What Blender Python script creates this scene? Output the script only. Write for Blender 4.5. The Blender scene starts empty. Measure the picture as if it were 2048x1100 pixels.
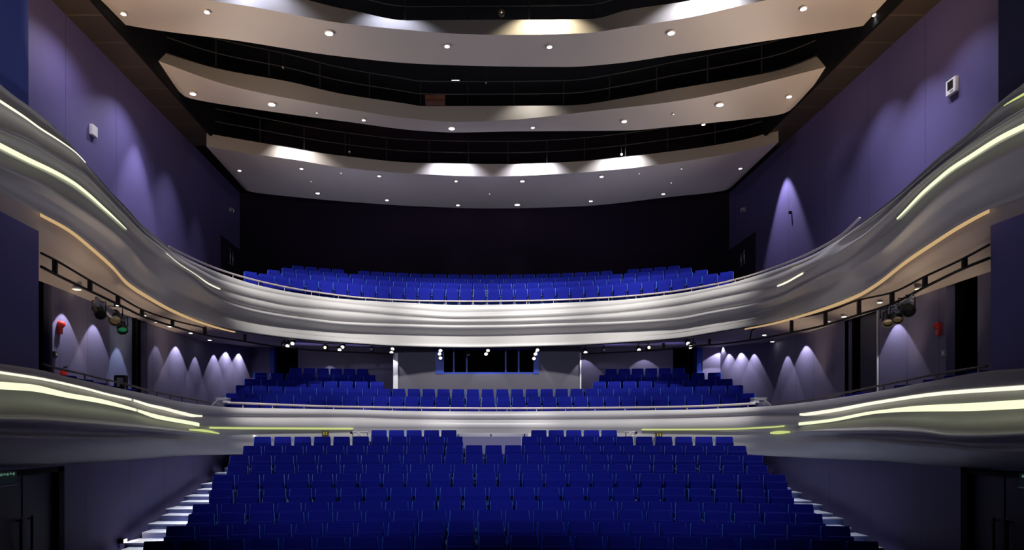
import bpy, bmesh, math, random
import numpy as np
from mathutils import Vector, Matrix
random.seed(4)
C = bpy.context.scene.collection
SC = bpy.context.scene
F = 1385.0; VX = 940.0; VY = 860.0; CX = -0.67; CZ = 2.8
R = math.radians

# ---------------------------------------------------------------- camera
cam = bpy.data.cameras.new('camera'); co = bpy.data.objects.new('camera', cam); C.objects.link(co)
cam.sensor_width = 36.0; cam.lens = 36.0 * F / 2048
cam.shift_x = (1024 - VX) / 2048; cam.shift_y = (VY - 550) / 2048
cam.clip_start = 0.1; cam.clip_end = 200
co.location = (CX, 0, CZ); co.rotation_euler = (R(90), 0, 0)
SC.camera = co
SC.view_settings.view_transform = 'Standard'; SC.view_settings.look = 'None'
SC.view_settings.gamma = 1; SC.view_settings.exposure = 0.0
SC.view_settings.use_curve_mapping = False
w = bpy.data.worlds.new('world'); SC.world = w; w.use_nodes = True
w.node_tree.nodes['Background'].inputs[0].default_value = (0.30, 0.30, 0.5, 1)
w.node_tree.nodes['Background'].inputs[1].default_value = 0.004
SC.cycles.max_bounces = 5; SC.cycles.diffuse_bounces = 3; SC.cycles.glossy_bounces = 3
SC.cycles.sample_clamp_indirect = 3.0; SC.cycles.caustics_reflective = False; SC.cycles.caustics_refractive = False

# ---------------------------------------------------------------- materials
def mat(name, col, rough=0.6, metal=0.0, noise=0.0, scale=8.0, bump=0.0, spec=0.5, sheen=0.0, trans=0.0):
    m = bpy.data.materials.new(name); m.use_nodes = True
    nt = m.node_tree; b = nt.nodes['Principled BSDF']
    b.inputs['Base Color'].default_value = (*col, 1)
    b.inputs['Roughness'].default_value = rough; b.inputs['Metallic'].default_value = metal
    b.inputs['Specular IOR Level'].default_value = spec
    b.inputs['Sheen Weight'].default_value = sheen
    b.inputs['Transmission Weight'].default_value = trans
    if noise or bump:
        tc = nt.nodes.new('ShaderNodeTexCoord'); n = nt.nodes.new('ShaderNodeTexNoise')
        n.inputs['Scale'].default_value = scale; n.inputs['Detail'].default_value = 4
        nt.links.new(tc.outputs['Object'], n.inputs['Vector'])
        if noise:
            r = nt.nodes.new('ShaderNodeMapRange'); r.inputs['To Min'].default_value = 1 - noise; r.inputs['To Max'].default_value = 1 + noise
            nt.links.new(n.outputs['Fac'], r.inputs['Value'])
            h = nt.nodes.new('ShaderNodeHueSaturation'); h.inputs['Color'].default_value = (*col, 1)
            nt.links.new(r.outputs['Result'], h.inputs['Value']); nt.links.new(h.outputs['Color'], b.inputs['Base Color'])
        if bump:
            bp = nt.nodes.new('ShaderNodeBump'); bp.inputs['Strength'].default_value = bump; bp.inputs['Distance'].default_value = 0.01
            nt.links.new(n.outputs['Fac'], bp.inputs['Height']); nt.links.new(bp.outputs['Normal'], b.inputs['Normal'])
    return m

def seam_mat(name, col, axis, period, width=0.012, rough=0.6, seam=0.25, noise=0.05, off=0.0):
    """painted panelling with narrow joints every <period> metres along a world axis"""
    m = mat(name, col, rough, noise=noise, scale=3)
    nt = m.node_tree; b = nt.nodes['Principled BSDF']
    src = b.inputs['Base Color'].links[0].from_socket
    tc = nt.nodes.new('ShaderNodeTexCoord'); sp = nt.nodes.new('ShaderNodeSeparateXYZ')
    nt.links.new(tc.outputs['Object'], sp.inputs[0])
    ad = nt.nodes.new('ShaderNodeMath'); ad.operation = 'ADD'; ad.inputs[1].default_value = 100 * period + off
    md = nt.nodes.new('ShaderNodeMath'); md.operation = 'MODULO'; md.inputs[1].default_value = period
    lt = nt.nodes.new('ShaderNodeMath'); lt.operation = 'LESS_THAN'; lt.inputs[1].default_value = width
    nt.links.new(sp.outputs[axis], ad.inputs[0]); nt.links.new(ad.outputs[0], md.inputs[0]); nt.links.new(md.outputs[0], lt.inputs[0])
    mx = nt.nodes.new('ShaderNodeMix'); mx.data_type = 'RGBA'
    mx.inputs['B'].default_value = (col[0]*seam, col[1]*seam, col[2]*seam, 1)
    nt.links.new(lt.outputs[0], mx.inputs['Factor']); nt.links.new(src, mx.inputs['A'])
    nt.links.new(mx.outputs['Result'], b.inputs['Base Color'])
    return m

def emit(name, col, strength):
    m = bpy.data.materials.new(name); m.use_nodes = True
    nt = m.node_tree; b = nt.nodes['Principled BSDF']
    b.inputs['Base Color'].default_value = (0.04, 0.04, 0.04, 1)
    b.inputs['Emission Color'].default_value = (*col, 1); b.inputs['Emission Strength'].default_value = strength
    return m

M = dict(
    plaster=mat('moulded_white_plaster', (0.50, 0.485, 0.475), 0.36, noise=0.05, scale=1.5, spec=0.5),
    cloud=mat('ceiling_panel_paint', (0.50, 0.462, 0.435), 0.55, noise=0.04, scale=1.2),
    soffit=mat('balcony_soffit_paint', (0.46, 0.39, 0.35), 0.6, noise=0.04, scale=1.5),
    purple=seam_mat('purple_wall_panels', (0.112, 0.092, 0.240), 1, 2.6, 0.015, 0.62),
    purple_low=seam_mat('purple_stalls_panels', (0.10, 0.085, 0.20), 1, 1.75, 0.014, 0.6, off=0.3),
    gallery=seam_mat('mauve_gallery_panels', (0.185, 0.165, 0.265), 1, 1.15, 0.012, 0.6, off=0.35),
    booth=mat('grey_booth_paint', (0.11, 0.104, 0.13), 0.7, noise=0.05, scale=3),
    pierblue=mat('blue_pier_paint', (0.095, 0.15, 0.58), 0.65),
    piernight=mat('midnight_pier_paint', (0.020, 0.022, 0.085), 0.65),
    pier=mat('pier_paint', (0.11, 0.10, 0.30), 0.65, noise=0.04, scale=3),
    black=mat('black_paint', (0.004, 0.004, 0.006), 0.8, noise=0.2, spec=.15),
    backwall=mat('dark_back_wall', (0.015, 0.0085, 0.020), 0.85, noise=0.1, scale=2, spec=.15),
    brownpan=seam_mat('dark_brown_ceiling_boards', (0.040, 0.030, 0.022), 1, 1.3, 0.05, 0.6, seam=2.2),
    fabric=mat('blue_seat_fabric', (0.007, 0.0125, 0.245), 0.85, noise=0.18, scale=60, bump=0.3, spec=0.12),
    navy=mat('navy_seat_shell', (0.006, 0.016, 0.13), 0.5, noise=0.05),
    rim=mat('blue_seat_edge_light', (0.05, 0.20, 0.66), 0.35),  # light on the side edges of the seats put into this colour
    armp=mat('armrest_pad', (0.02, 0.045, 0.22), 0.35),
    step=mat('pale_step_tread', (0.72, 0.73, 0.80), 0.5, noise=0.06, scale=12),
    riser=mat('blue_step_riser', (0.10, 0.12, 0.30), 0.6, noise=0.1),
    carpet=mat('dark_blue_carpet', (0.02, 0.02, 0.06), 0.95, noise=0.25, scale=40),
    metal=mat('brushed_metal', (0.62, 0.58, 0.56), 0.3, metal=0.9),
    paintrail=mat('pale_rail_paint', (0.60, 0.52, 0.50), 0.35, metal=0.2),
    bronze=mat('dark_bronze_rail', (0.14, 0.11, 0.10), 0.4, metal=0.5),
    darkmetal=mat('black_metal', (0.007, 0.0065, 0.0075), 0.5, spec=.25),
    grey=mat('catwalk_steel', (0.022, 0.021, 0.024), 0.5, metal=0.4),
    doorp=mat('dark_door_leaf', (0.022, 0.021, 0.042), 0.5, noise=0.06),
    bluedoor=mat('blue_painted_door', (0.012, 0.05, 0.42), 0.45),
    paleblue=mat('pale_blue_door', (0.22, 0.26, 0.42), 0.55, noise=0.08, scale=6),
    white=mat('white_plastic', (0.78, 0.77, 0.75), 0.4),
    greybox=mat('grey_plastic', (0.32, 0.32, 0.36), 0.5),
    red=mat('red_plastic', (0.75, 0.03, 0.02), 0.35),
    yellow=mat('yellow_mark', (0.75, 0.60, 0.05), 0.5),
    olive=mat('dark_olive_plate', (0.05, 0.042, 0.015), 0.5),
    green=mat('green_sign_face', (0.01, 0.10, 0.06), 0.5),
    mint=emit('pale_sign_marks', (0.35, 0.75, 0.5), 0.18),
    glass=mat('window_glass', (0.9, 0.92, 1.0), 0.02, trans=1.0),
    deskpan=mat('grey_violet_panel', (0.40, 0.37, 0.52), 0.6, noise=0.04),
    led_white=emit('white_led', (1.0, 0.97, 0.78), 1.0),
    led_yellow=emit('yellow_white_led', (0.93, 1.0, 0.66), 1.0),
    led_lime=emit('lime_led', (0.75, 0.85, 0.28), 0.75),
    lip_glow=emit('warm_lip_glow', (0.58, 0.38, 0.18), 0.9),  # warm light falling on the lip, put in as emission
    lamp=emit('lamp_lens', (1.0, 0.97, 0.92), 9.0),
    lampsmall=emit('small_bright_lens', (1.0, 0.97, 0.9), 2.6),
    lampwarm=emit('warm_lamp_lens', (1.0, 0.80, 0.45), 2.5),
    lampglow=emit('faint_warm_lens', (1.0, 0.62, 0.25), 0.05),
    lampdim=emit('small_lamp_lens', (1.0, 0.95, 0.9), 1.2),
    amber=emit('amber_lamp', (1.0, 0.55, 0.2), 1.0),
    greenlens=mat('green_gel', (0.0, 0.28, 0.12), 0.3),
)

# ---------------------------------------------------------------- object helpers
def tag(o, label, cat=None, group=None, kind=None):
    if label: o['label'] = label
    if cat: o['category'] = cat
    if group: o['group'] = group
    if kind: o['kind'] = kind
    return o

def empty(name, loc=(0, 0, 0), rz=0.0):
    o = bpy.data.objects.new(name, None); C.objects.link(o); o.location = loc; o.rotation_euler = (0, 0, rz)
    o.empty_display_size = 0.2
    return o

def link(name, me, m, parent=None, loc=(0, 0, 0), rz=0.0, smooth=False):
    o = bpy.data.objects.new(name, me); C.objects.link(o)
    if m is not None and not me.materials:
        for k in (m if isinstance(m, (list, tuple)) else [m]): me.materials.append(k)
    if smooth:
        for p in me.polygons: p.use_smooth = True
    o.location = loc; o.rotation_euler = (0, 0, rz)
    if parent is not None: o.parent = parent
    return o

def pyd(name, v, f, m, parent=None, smooth=False, **k):
    me = bpy.data.meshes.new(name); me.from_pydata([tuple(map(float, q)) for q in v], [], f); me.update()
    return link(name, me, m, parent, smooth=smooth, **k)

class MB:
    """collects shapes for ONE mesh"""
    def __init__(s): s.v = []; s.f = []; s.mi = []
    def add(s, v, f, mi=0):
        n = len(s.v); s.v += [tuple(map(float, q)) for q in v]; s.f += [tuple(i + n for i in q) for q in f]; s.mi += [mi] * len(f); return s
    def box(s, x0, x1, y0, y1, z0, z1, mi=0, top=None):
        v = [(x0, y0, z0), (x1, y0, z0), (x1, y1, z0), (x0, y1, z0), (x0, y0, z1), (x1, y0, z1), (x1, y1, z1), (x0, y1, z1)]
        f = [(3, 2, 1, 0), (4, 5, 6, 7), (0, 1, 5, 4), (1, 2, 6, 5), (2, 3, 7, 6), (3, 0, 4, 7)]
        n0 = len(s.mi); s.add(v, f, mi)
        if top is not None: s.mi[n0 + 1] = top
        return s
    def tube(s, pts, r, n=8, mi=0):
        pts = [Vector(p) for p in pts]; N = len(pts); vs = []; fs = []
        for i, p in enumerate(pts):
            t = (pts[min(i + 1, N - 1)] - pts[max(i - 1, 0)]).normalized()
            a = t.cross(Vector((0, 0, 1)))
            if a.length < 1e-3: a = t.cross(Vector((1, 0, 0)))
            a.normalize(); b = t.cross(a)
            for k in range(n):
                q = 2 * math.pi * k / n; vs.append(p + a * (r * math.cos(q)) + b * (r * math.sin(q)))
        for i in range(N - 1):
            for k in range(n):
                fs.append((i * n + k, i * n + (k + 1) % n, (i + 1) * n + (k + 1) % n, (i + 1) * n + k))
        fs.append(tuple(range(n))[::-1]); fs.append(tuple((N - 1) * n + k for k in range(n)))
        return s.add(vs, fs, mi)
    def lathe(s, prof, origin, direction, n=16, mi=0):
        d = Vector(direction).normalized(); a = d.cross(Vector((0, 0, 1)))
        if a.length < 1e-3: a = d.cross(Vector((1, 0, 0)))
        a.normalize(); b = d.cross(a); o = Vector(origin); vs = []; fs = []
        for (r, h) in prof:
            for k in range(n):
                q = 2 * math.pi * k / n; vs.append(o + d * h + a * (r * math.cos(q)) + b * (r * math.sin(q)))
        for i in range(len(prof) - 1):
            for k in range(n):
                fs.append((i * n + k, (i + 1) * n + k, (i + 1) * n + (k + 1) % n, i * n + (k + 1) % n))
        fs.append(tuple(range(n))); fs.append(tuple((len(prof) - 1) * n + k for k in range(n))[::-1])
        return s.add(vs, fs, mi)
    def mesh(s, name, mats, bevel=0.0, seg=2):
        me = bpy.data.meshes.new(name); me.from_pydata(s.v, [], s.f)
        for m in (mats if isinstance(mats, (list, tuple)) else [mats]): me.materials.append(m)
        me.polygons.foreach_set('material_index', s.mi); me.update()
        bm = bmesh.new(); bm.from_mesh(me)
        bmesh.ops.recalc_face_normals(bm, faces=bm.faces)
        if bevel:
            bmesh.ops.bevel(bm, geom=list(bm.edges), offset=bevel, segments=seg, affect='EDGES', profile=0.6, clamp_overlap=True)
        bm.to_mesh(me); bm.free()
        return me
    def build(s, name, mats, parent=None, bevel=0.0, seg=2, loc=(0, 0, 0), rz=0.0, smooth=False):
        return link(name, s.mesh(name, mats, bevel, seg), None, parent, loc, rz, smooth)

def P(px, py, d): return Vector(((px - VX) / F * d + CX, d, CZ + (VY - py) / F * d))
def at_x(px, x): return F * (x - CX) / (px - VX)          # depth where the sight line through column px meets the wall x = const

def interp(pts):
    """smooth curve through points, straight beyond the ends"""
    X = np.array([p[0] for p in pts], float); Y = np.array([p[1] for p in pts], float)
    h = np.diff(X); s = np.diff(Y) / h
    m = np.empty_like(X); m[0] = s[0]; m[-1] = s[-1]
    for i in range(1, len(X) - 1):
        m[i] = 0 if s[i-1] * s[i] <= 0 else (h[i-1] + h[i]) * 2 * s[i-1] * s[i] / ((h[i-1] + h[i]) * (s[i-1] + s[i]))
    def g(x):
        if x <= X[0]: return Y[0] + m[0] * (x - X[0])
        if x >= X[-1]: return Y[-1] + m[-1] * (x - X[-1])
        i = int(np.searchsorted(X, x)) - 1; t = (x - X[i]) / h[i]
        return (2*t**3 - 3*t**2 + 1) * Y[i] + (t**3 - 2*t**2 + t) * h[i] * m[i] + (-2*t**3 + 3*t**2) * Y[i+1] + (t**3 - t**2) * h[i] * m[i+1]
    return g

def bis(g, lo=1.0, hi=60.0):
    for _ in range(46):
        mid = 0.5 * (lo + hi)
        if g(mid) > 0: hi = mid
        else: lo = mid
    return 0.5 * (lo + hi)

class UPlan:
    """horse-shoe plan: straight wings at x=+-b up to y0, then a super-elliptic end of depth a"""
    def __init__(s, b, a, y0, n): s.b, s.a, s.y0, s.n = b, a, y0, n
    def depth(s, px, p=0.0):
        k = (px - VX) / F; b = s.b - p; a = s.a - p
        def g(d):
            x = abs(k * d + CX) / b; y = max(0.0, d - s.y0) / a
            return x ** s.n + y ** s.n - 1
        return bis(g)
    def pt(s, px, py, p=0.0): return P(px, py, s.depth(px, p))
    def curve(s, off=0.0, ystart=9.0, N=60):
        b = s.b - off; a = s.a - off; out = [(-b, y) for y in np.linspace(ystart, s.y0, 8)[:-1]]
        for t in np.linspace(math.pi, 0, N):
            c, q = math.cos(t), math.sin(t)
            out.append((b * math.copysign(abs(c) ** (2 / s.n), c), s.y0 + a * abs(q) ** (2 / s.n)))
        return out + [(b, y) for y in np.linspace(s.y0, ystart, 8)[1:]]

UP = UPlan(9.2, 9.5, 17.0, 2.5)      # upper balcony front
LO = UPlan(8.3, 7.0, 17.0, 2.0)      # lower balcony front

# ---------------------------------------------------------------- balcony fronts
U = {k: interp(v) for k, v in dict(
 T=[(0,168),(23,187),(58,212),(88,236),(111,256),(129,275),(145,293),(157,309),(186,342),(205,364),(225,387),(252,414),(283,449),(320,480),(349,503),(394,527),(456,552),(515,570),(593,586),(700,599),(824,606),(922,610),(1019,609),(1117,606),(1224,601),(1348,588),(1446,570),(1514,551),(1582,528),(1631,507),(1687,470),(1746,427),(1795,389),(1843,345),(1877,314),(1931,270),(1996,207),(2048,166)],
 A=[(0,202),(49,234),(78,255),(117,280),(148,302),(168,322),(190,350),(205,369),(225,392),(254,422),(283,457),(320,487),(349,511),(394,535),(445,560),(535,584),(613,597),(700,608),(836,621),(912,626),(1039,623),(1195,614),(1348,596),(1426,580),(1524,558),(1582,536),(1640,509),(1706,462),(1765,419),(1840,358),(1877,326),(1931,283),(1996,221),(2015,207),(2048,188)],
 B=[(0,259),(58,283),(117,318),(176,357),(195,376),(224,406),(254,438),(293,475),(332,506),(358,527),(394,551),(417,568),(445,580),(515,599),(593,614),(700,623),(824,634),(922,638),(1019,637),(1117,634),(1224,627),(1348,612),(1426,598),(1504,582),(1559,571),(1602,549),(1648,523),(1690,497),(1726,474),(1755,450),(1785,422),(1824,382),(1859,351),(1921,303),(1980,263),(2048,221)],
 Cc=[(0,291),(58,320),(107,343),(146,365),(176,388),(205,414),(225,432),(248,454),(289,495),(332,522),(391,559),(409,575),(427,588),(445,598),(466,606),(515,619),(593,632),(700,644),(824,648),(922,650),(1019,649),(1117,646),(1224,643),(1348,635),(1426,621),(1504,607),(1559,592),(1602,570),(1641,550),(1700,520),(1732,494),(1765,465),(1794,438),(1814,418),(1843,388),(1882,354),(1902,338),(1941,313),(2000,276),(2048,252)],
 D=[(0,332),(84,369),(137,403),(186,434),(225,463),(264,500),(289,532),(322,562),(374,591),(437,620),(515,641),(593,654),(700,664),(824,669),(941,671),(1117,667),(1224,662),(1348,655),(1426,641),(1504,627),(1559,612),(1602,594),(1645,574),(1680,555),(1719,530),(1765,500),(1794,474),(1833,434),(1882,388),(1931,354),(2048,290)],
 E=[(0,379),(80,425),(137,456),(186,495),(225,530),(254,562),(300,593),(339,615),(398,640),(456,657),(491,664),(554,673),(632,681),(700,686),(824,693),(941,695),(1058,693),(1156,690),(1224,686),(1348,677),(1426,665),(1485,655),(1543,644),(1602,628),(1660,610),(1719,586),(1755,564),(1814,518),(1863,485),(1921,448),(1978,418),(2048,391)],
).items()}
L = {k: interp(v) for k, v in dict(
 T=[(0,727),(82,740),(137,754),(195,767),(254,780),(312,792),(358,803),(417,811),(466,815),(554,817),(700,819),(820,822),(980,823),(1150,822),(1348,820),(1446,817),(1543,812),(1602,806),(1680,795),(1765,781),(1873,760),(1978,742),(2048,737)],
 A=[(0,745),(78,757),(166,776),(215,789),(264,800),(300,811),(332,818),(358,825),(395,832),(430,833),(476,833.5),(554,834),(681,834),(820,838),(980,840),(1150,839),(1348,836),(1446,833),(1524,830),(1598,829),(1660,822),(1748,806),(1882,787),(2048,775)],
 B=[(0,771),(58,775),(137,791),(195,801),(271,820),(312,833),(391,848),(420,854),(480,855),(700,856),(980,857),(1284,858),(1446,857),(1540,853),(1598,848),(1660,841),(1755,824),(1843,817),(1941,814),(2048,808)],
 Cc=[(0,843),(78,844),(166,849),(254,855),(322,860),(371,864),(439,868),(520,866),(700,866),(980,866),(1284,866),(1446,866),(1540,867),(1648,862),(1760,862),(1843,866),(1902,874),(1950,875),(2048,872)],
 D=[(0,871),(107,874),(195,876),(283,876),(371,880),(439,884),(700,884),(980,884),(1446,884),(1560,884),(1648,882),(1724,880),(1769,883),(1902,892),(1941,898),(2048,900)],
 E=[(0,934),(98,932),(141,927),(195,924),(293,917),(378,911),(466,909),(700,905),(980,905),(1300,905),(1487,909),(1543,912),(1641,917),(1748,921),(1898,933),(2048,939)],
).items()}
def wingness(px, l0, l1, r0, r1):
    """1 along the wings, 0 along the middle of the house"""
    def s(t): t = min(1, max(0, t)); return t * t * (3 - 2 * t)
    return max(s((l1 - px) / (l1 - l0)), s((px - r0) / (r1 - r0)))

def upper_p(px):
    q = wingness(px, 230, 430, 1580, 1800)
    return dict(T=0.0, A=0.05 + .03 * q, B=0.10 + 0.12 * q, Cc=0.03 + .03 * q, D=-0.19 + 0.54 * q, E=0.14 - 0.06 * q)
U_BUMP = dict(TA=(0.03, -.10, 0.5), AB=(0.10, -.17, 0.45), BC=(0.11, -.13, 0.45), CD=(0.20, -.06, 0.25), DE=(0.05, -.16, 0.6))
def lower_p(px):
    q = wingness(px, 330, 445, 1535, 1680)
    return dict(T=0.0, A=-0.03 + .08 * q, B=0.10 + 0.03 * q, Cc=0.04 + 0.36 * q, D=-0.02 + 0.36 * q, E=-0.16 + 0.20 * q)
L_BUMP = dict(TA=(0.10, .05, 0.55), AB=(0.10, -.06, 0.40), BC=(0.0, -.24, 0.45), CD=(0.02, -.14, 0.5), DE=(0.04, .04, 0.6))

def front_surface(lines, pf, bumps, plan, name, parent, qf):
    keys = ['T', 'A', 'B', 'Cc', 'D', 'E']; nb = 9
    pxs = list(np.arange(-330, 2400, 9.0)); grid = []
    for px in pxs:
        p = pf(px); col = []; q = qf(px)
        t0 = plan.pt(px, lines['T'](px), -0.16)
        zt = plan.pt(px, lines['T'](px), 0).z
        col.append(Vector((t0.x, t0.y, zt - 0.75))); col.append(Vector((t0.x, t0.y, zt + 0.01)))
        for i in range(5):
            a, b = keys[i], keys[i + 1]; bb = bumps[a[0] + b[0]]
            for j in range(nb if i < 4 else nb + 1):
                t = j / nb; sk = t ** (math.log(0.5) / math.log(bb[2]))
                py = lines[a](px) * (1 - t) + lines[b](px) * t
                pp = p[a] * (1 - t) + p[b] * t + (bb[0] * (1 - q) + bb[1] * q) * max(0.0, math.sin(math.pi * sk)) ** ((1.1 if i > 2 else .74) * (1 - q) + .75 * q)
                col.append(plan.pt(px, py, pp))
        e = col[-1]; i2 = plan.pt(px, lines['E'](px), p['E'] - 0.30)
        col.append(Vector((i2.x, i2.y, e.z + 0.05)))
        grid.append(col)
    n = len(grid[0]); v = [q for c in grid for q in c]; f = []
    for i in range(len(grid) - 1):
        for j in range(n - 1): f.append((i * n + j, (i + 1) * n + j, (i + 1) * n + j + 1, i * n + j + 1))
    return pyd(name, v, f, M['plaster'], parent, smooth=True)

def ribbon(name, plan, fy, fth, pfun, x0, x1, m, parent, step=6.0, lift=0.035, thick=0.03):
    """a slim glowing strip lying on the front, with its own depth"""
    n = max(3, int((x1 - x0) / step)); v = []; f = []
    for px in np.linspace(x0, x1, n):
        d = plan.depth(px, pfun(px) + lift); d2 = d + thick; y = fy(px); h = fth(px) / 2
        a, b = P(px, y - h, d), P(px, y + h, d)
        v += [a, b, Vector((b.x, b.y + thick, b.z)), Vector((a.x, a.y + thick, a.z))]
    for i in range(n - 1):
        for k in range(4): f.append((i*4 + k, i*4 + (k+1) % 4, (i+1)*4 + (k+1) % 4, (i+1)*4 + k))
    f.append((3, 2, 1, 0)); f.append(tuple((n-1)*4 + k for k in range(4)))
    return pyd(name, v, f, m, parent)

ub = empty('balcony_parapet', (0, 26.5, 6.0)); ub_inv = ub.matrix_world
tag(ub, 'upper wavy white balcony front sweeping in a horseshoe above the lower one', 'balcony front')
lb = empty('balcony_parapet', (0, 24.0, 2.0))
tag(lb, 'lower wavy white balcony front right behind the rear stalls seats', 'balcony front')
def adopt(o, par):
    """parent without moving (the parent is an unrotated empty)"""
    o.parent = par; o.location = Vector(o.location) - par.location; return o
ubody = adopt(front_surface(U, upper_p, U_BUMP, UP, 'wave_shell', None, lambda x: wingness(x, 230, 430, 1580, 1800)), ub)
lbody = adopt(front_surface(L, lower_p, L_BUMP, LO, 'wave_shell', None, lambda x: wingness(x, 330, 445, 1535, 1680)), lb)
def kI(pts): return interp(pts)
def strip(par, plan, fy, th, pf, x0, x1, m, label=None, lift=0.035):
    o = adopt(ribbon('glow_strip', plan, fy, th, pf, x0, x1, M[m], None, lift=lift), par)
    if label: o['label'] = label
    return o
uA = lambda px: upper_p(px)['A']; uB = lambda px: upper_p(px)['B']; uC = lambda px: upper_p(px)['Cc']; uE = lambda px: upper_p(px)['E']
lA = lambda px: lower_p(px)['A']; lB = lambda px: lower_p(px)['B']; lC = lambda px: lower_p(px)['Cc']
strip(ub, UP, U['A'], kI([(-330,9),(0,6),(90,4),(200,1.5)]), uA, -330, 170, 'led_white', 'white glowing strip')
strip(ub, UP, U['A'], kI([(2005,1.5),(2048,5),(2390,8)]), uA, 2010, 2390, 'led_lime', 'lime glowing strip')
strip(ub, UP, U['Cc'], kI([(-330,14),(0,11),(120,8),(200,6),(250,2.5)]), uC, -330, 252, 'led_yellow', 'yellow glowing strip')
strip(ub, UP, U['Cc'], kI([(1794,3.5),(1843,7),(1941,9.5),(2048,11),(2390,14)]), uC, 1795, 2390, 'led_yellow', 'yellow glowing strip')
strip(ub, UP, U['B'], kI([(330,1.2),(395,1.6),(415,4.5),(440,3)]), uB, 332, 440, 'led_white')  # lit white crease put in as a glowing strip, widening at the tip
strip(ub, UP, U['B'], kI([(1553,3),(1580,7),(1602,5),(1640,3)]), uB, 1555, 1606, 'led_white')
strip(ub, UP, lambda x: U['A'](x) + 4, kI([(1582,7),(1622,4)]), uA, 1584, 1622, 'led_lime')
strip(ub, UP, lambda x: U['E'](x) + 4.0, kI([(82,7),(200,10),(254,10),(300,8),(400,5),(470,2.5)]), uE, 80, 470, 'lip_glow', 'warm tan lit lip, its glow painted in', lift=-0.02)  # no lamp here: the lit lip edge is painted as glow
strip(ub, UP, lambda x: U['E'](x) + 4.0, kI([(1490,2.5),(1602,5),(1719,8),(1814,10),(1921,10),(1978,8)]), uE, 1490, 1979, 'lip_glow', 'warm tan lit lip, its glow painted in', lift=-0.02)
strip(lb, LO, L['A'], kI([(-330,6),(0,5),(200,4),(264,4),(332,6),(403,7)]), lA, -330, 262, 'led_white', 'white glowing strip')
strip(lb, LO, L['A'], kI([(264,4),(332,6),(403,7)]), lA, 267, 404, 'led_white', 'white glowing strip')
strip(lb, LO, L['A'], kI([(1598,7),(1660,7),(1748,6),(1882,7),(2048,9),(2390,12)]), lA, 1600, 2390, 'led_white', 'white glowing strip')
strip(lb, LO, L['B'], kI([(-330,16),(0,15),(58,14),(137,10),(195,9),(271,5)]), lB, -330, 272, 'led_yellow', 'yellow glowing strip')
strip(lb, LO, L['B'], kI([(274,5),(312,8),(391,7)]), lB, 275, 398, 'led_yellow', 'yellow glowing strip')
strip(lb, LO, L['B'], kI([(1598,6),(1748,6),(1843,12),(1941,16),(2048,18),(2390,22)]), lB, 1598, 2390, 'led_yellow', 'yellow glowing strip')
strip(lb, LO, lambda x: L['B'](x) + 1.5, lambda x: 3.6, lB, 419, 706, 'led_lime', 'thin lime strip under the front')
strip(lb, LO, lambda x: L['B'](x) + 1.5, lambda x: 2.8, lB, 1284, 1569, 'led_lime', 'thin lime strip under the front')
strip(lb, LO, interp([(378,859.5),(405,861),(438,867)]), kI([(378,2.5),(410,5),(438,2)]), lambda x: lC(x) + 0.05, 378, 438, 'led_lime')  # yellow highlight on the left tongue tip, painted as a glowing strip
strip(lb, LO, interp([(1541,866),(1560,865),(1580,864)]), kI([(1541,3),(1556,6.5),(1580,3)]), lambda x: lC(x) + 0.05, 1541, 1580, 'led_lime')  # the right tongue tip's highlight, likewise put in as glow

# ---------------------------------------------------------------- rails on the fronts
def rail(name, plan, pts, posts, lip, p, r, m, label, pr=0.012):
    g = interp(pts); o = empty(name, plan.pt(pts[0][0], pts[0][1], p))
    tag(o, label, 'handrail')
    xs = np.linspace(pts[0][0], pts[-1][0], max(8, int((pts[-1][0] - pts[0][0]) / 9)))
    adopt(MB().tube([plan.pt(x, g(x), p) for x in xs], r, 8).build('top_rail', M[m], smooth=True), o)
    for x in posts:
        a = plan.pt(x, g(x), p); z1 = plan.pt(x, lip(x), p).z - 0.12
        adopt(MB().tube([a, (a.x, a.y, min(z1, a.z - 0.1))], pr, 6).build('post', M[m]), o)
    return o
UR = [(338,493),(349,499),(420,532),(466,548),(517,562),(569,573.5),(623,583),(731,596),(839,601.5),(946,602.5),(1053,601.5),(1215,595),(1328,585),(1437,567),(1490,554),(1534,540),(1602,514),(1641,495),(1680,472),(1720,436)]
rail('balcony_rail', UP, UR, [466,517,569,623,677,731,785,839,892,946,1000,1053,1107,1160,1217,1272,1328,1383,1437,1471,1490], U['T'], -0.06, 0.030, 'paintrail', 'slim pale handrail along the top of the upper balcony front')
LR = [(455,805.5),(545,809),(645,812.5),(818,815.5),(980,816.5),(1150,816),(1310,814.5),(1412,812),(1510,807)]
rail('balcony_rail', LO, LR, [486,545,608,667,727,785,843,900,958,1014,1073,1131,1190,1250,1311,1374,1436,1496], L['T'], -0.06, 0.034, 'paintrail', 'pale handrail across the middle of the lower balcony front')
rail('balcony_rail', LO, [(84,728),(106,734.5),(166,748),(215,760),(254,769),(295,780),(361,794),(394,800),(424,807)], [107,170,214,250,286,314,341,364,394], L['T'], -0.06, 0.022, 'bronze', 'dark bronze handrail along the lower balcony wing on the left', 0.018)
rail('balcony_rail', LO, [(1545,807),(1588,803.5),(1624,798.5),(1651,793.5),(1688,786),(1760,771),(1824,758),(1875,748),(1957,734.5),(1976,732)], [1588,1624,1652,1688,1767,1814,1873,1957], L['T'], -0.06, 0.022, 'bronze', 'dark bronze handrail along the lower balcony wing on the right', 0.018)

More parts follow.
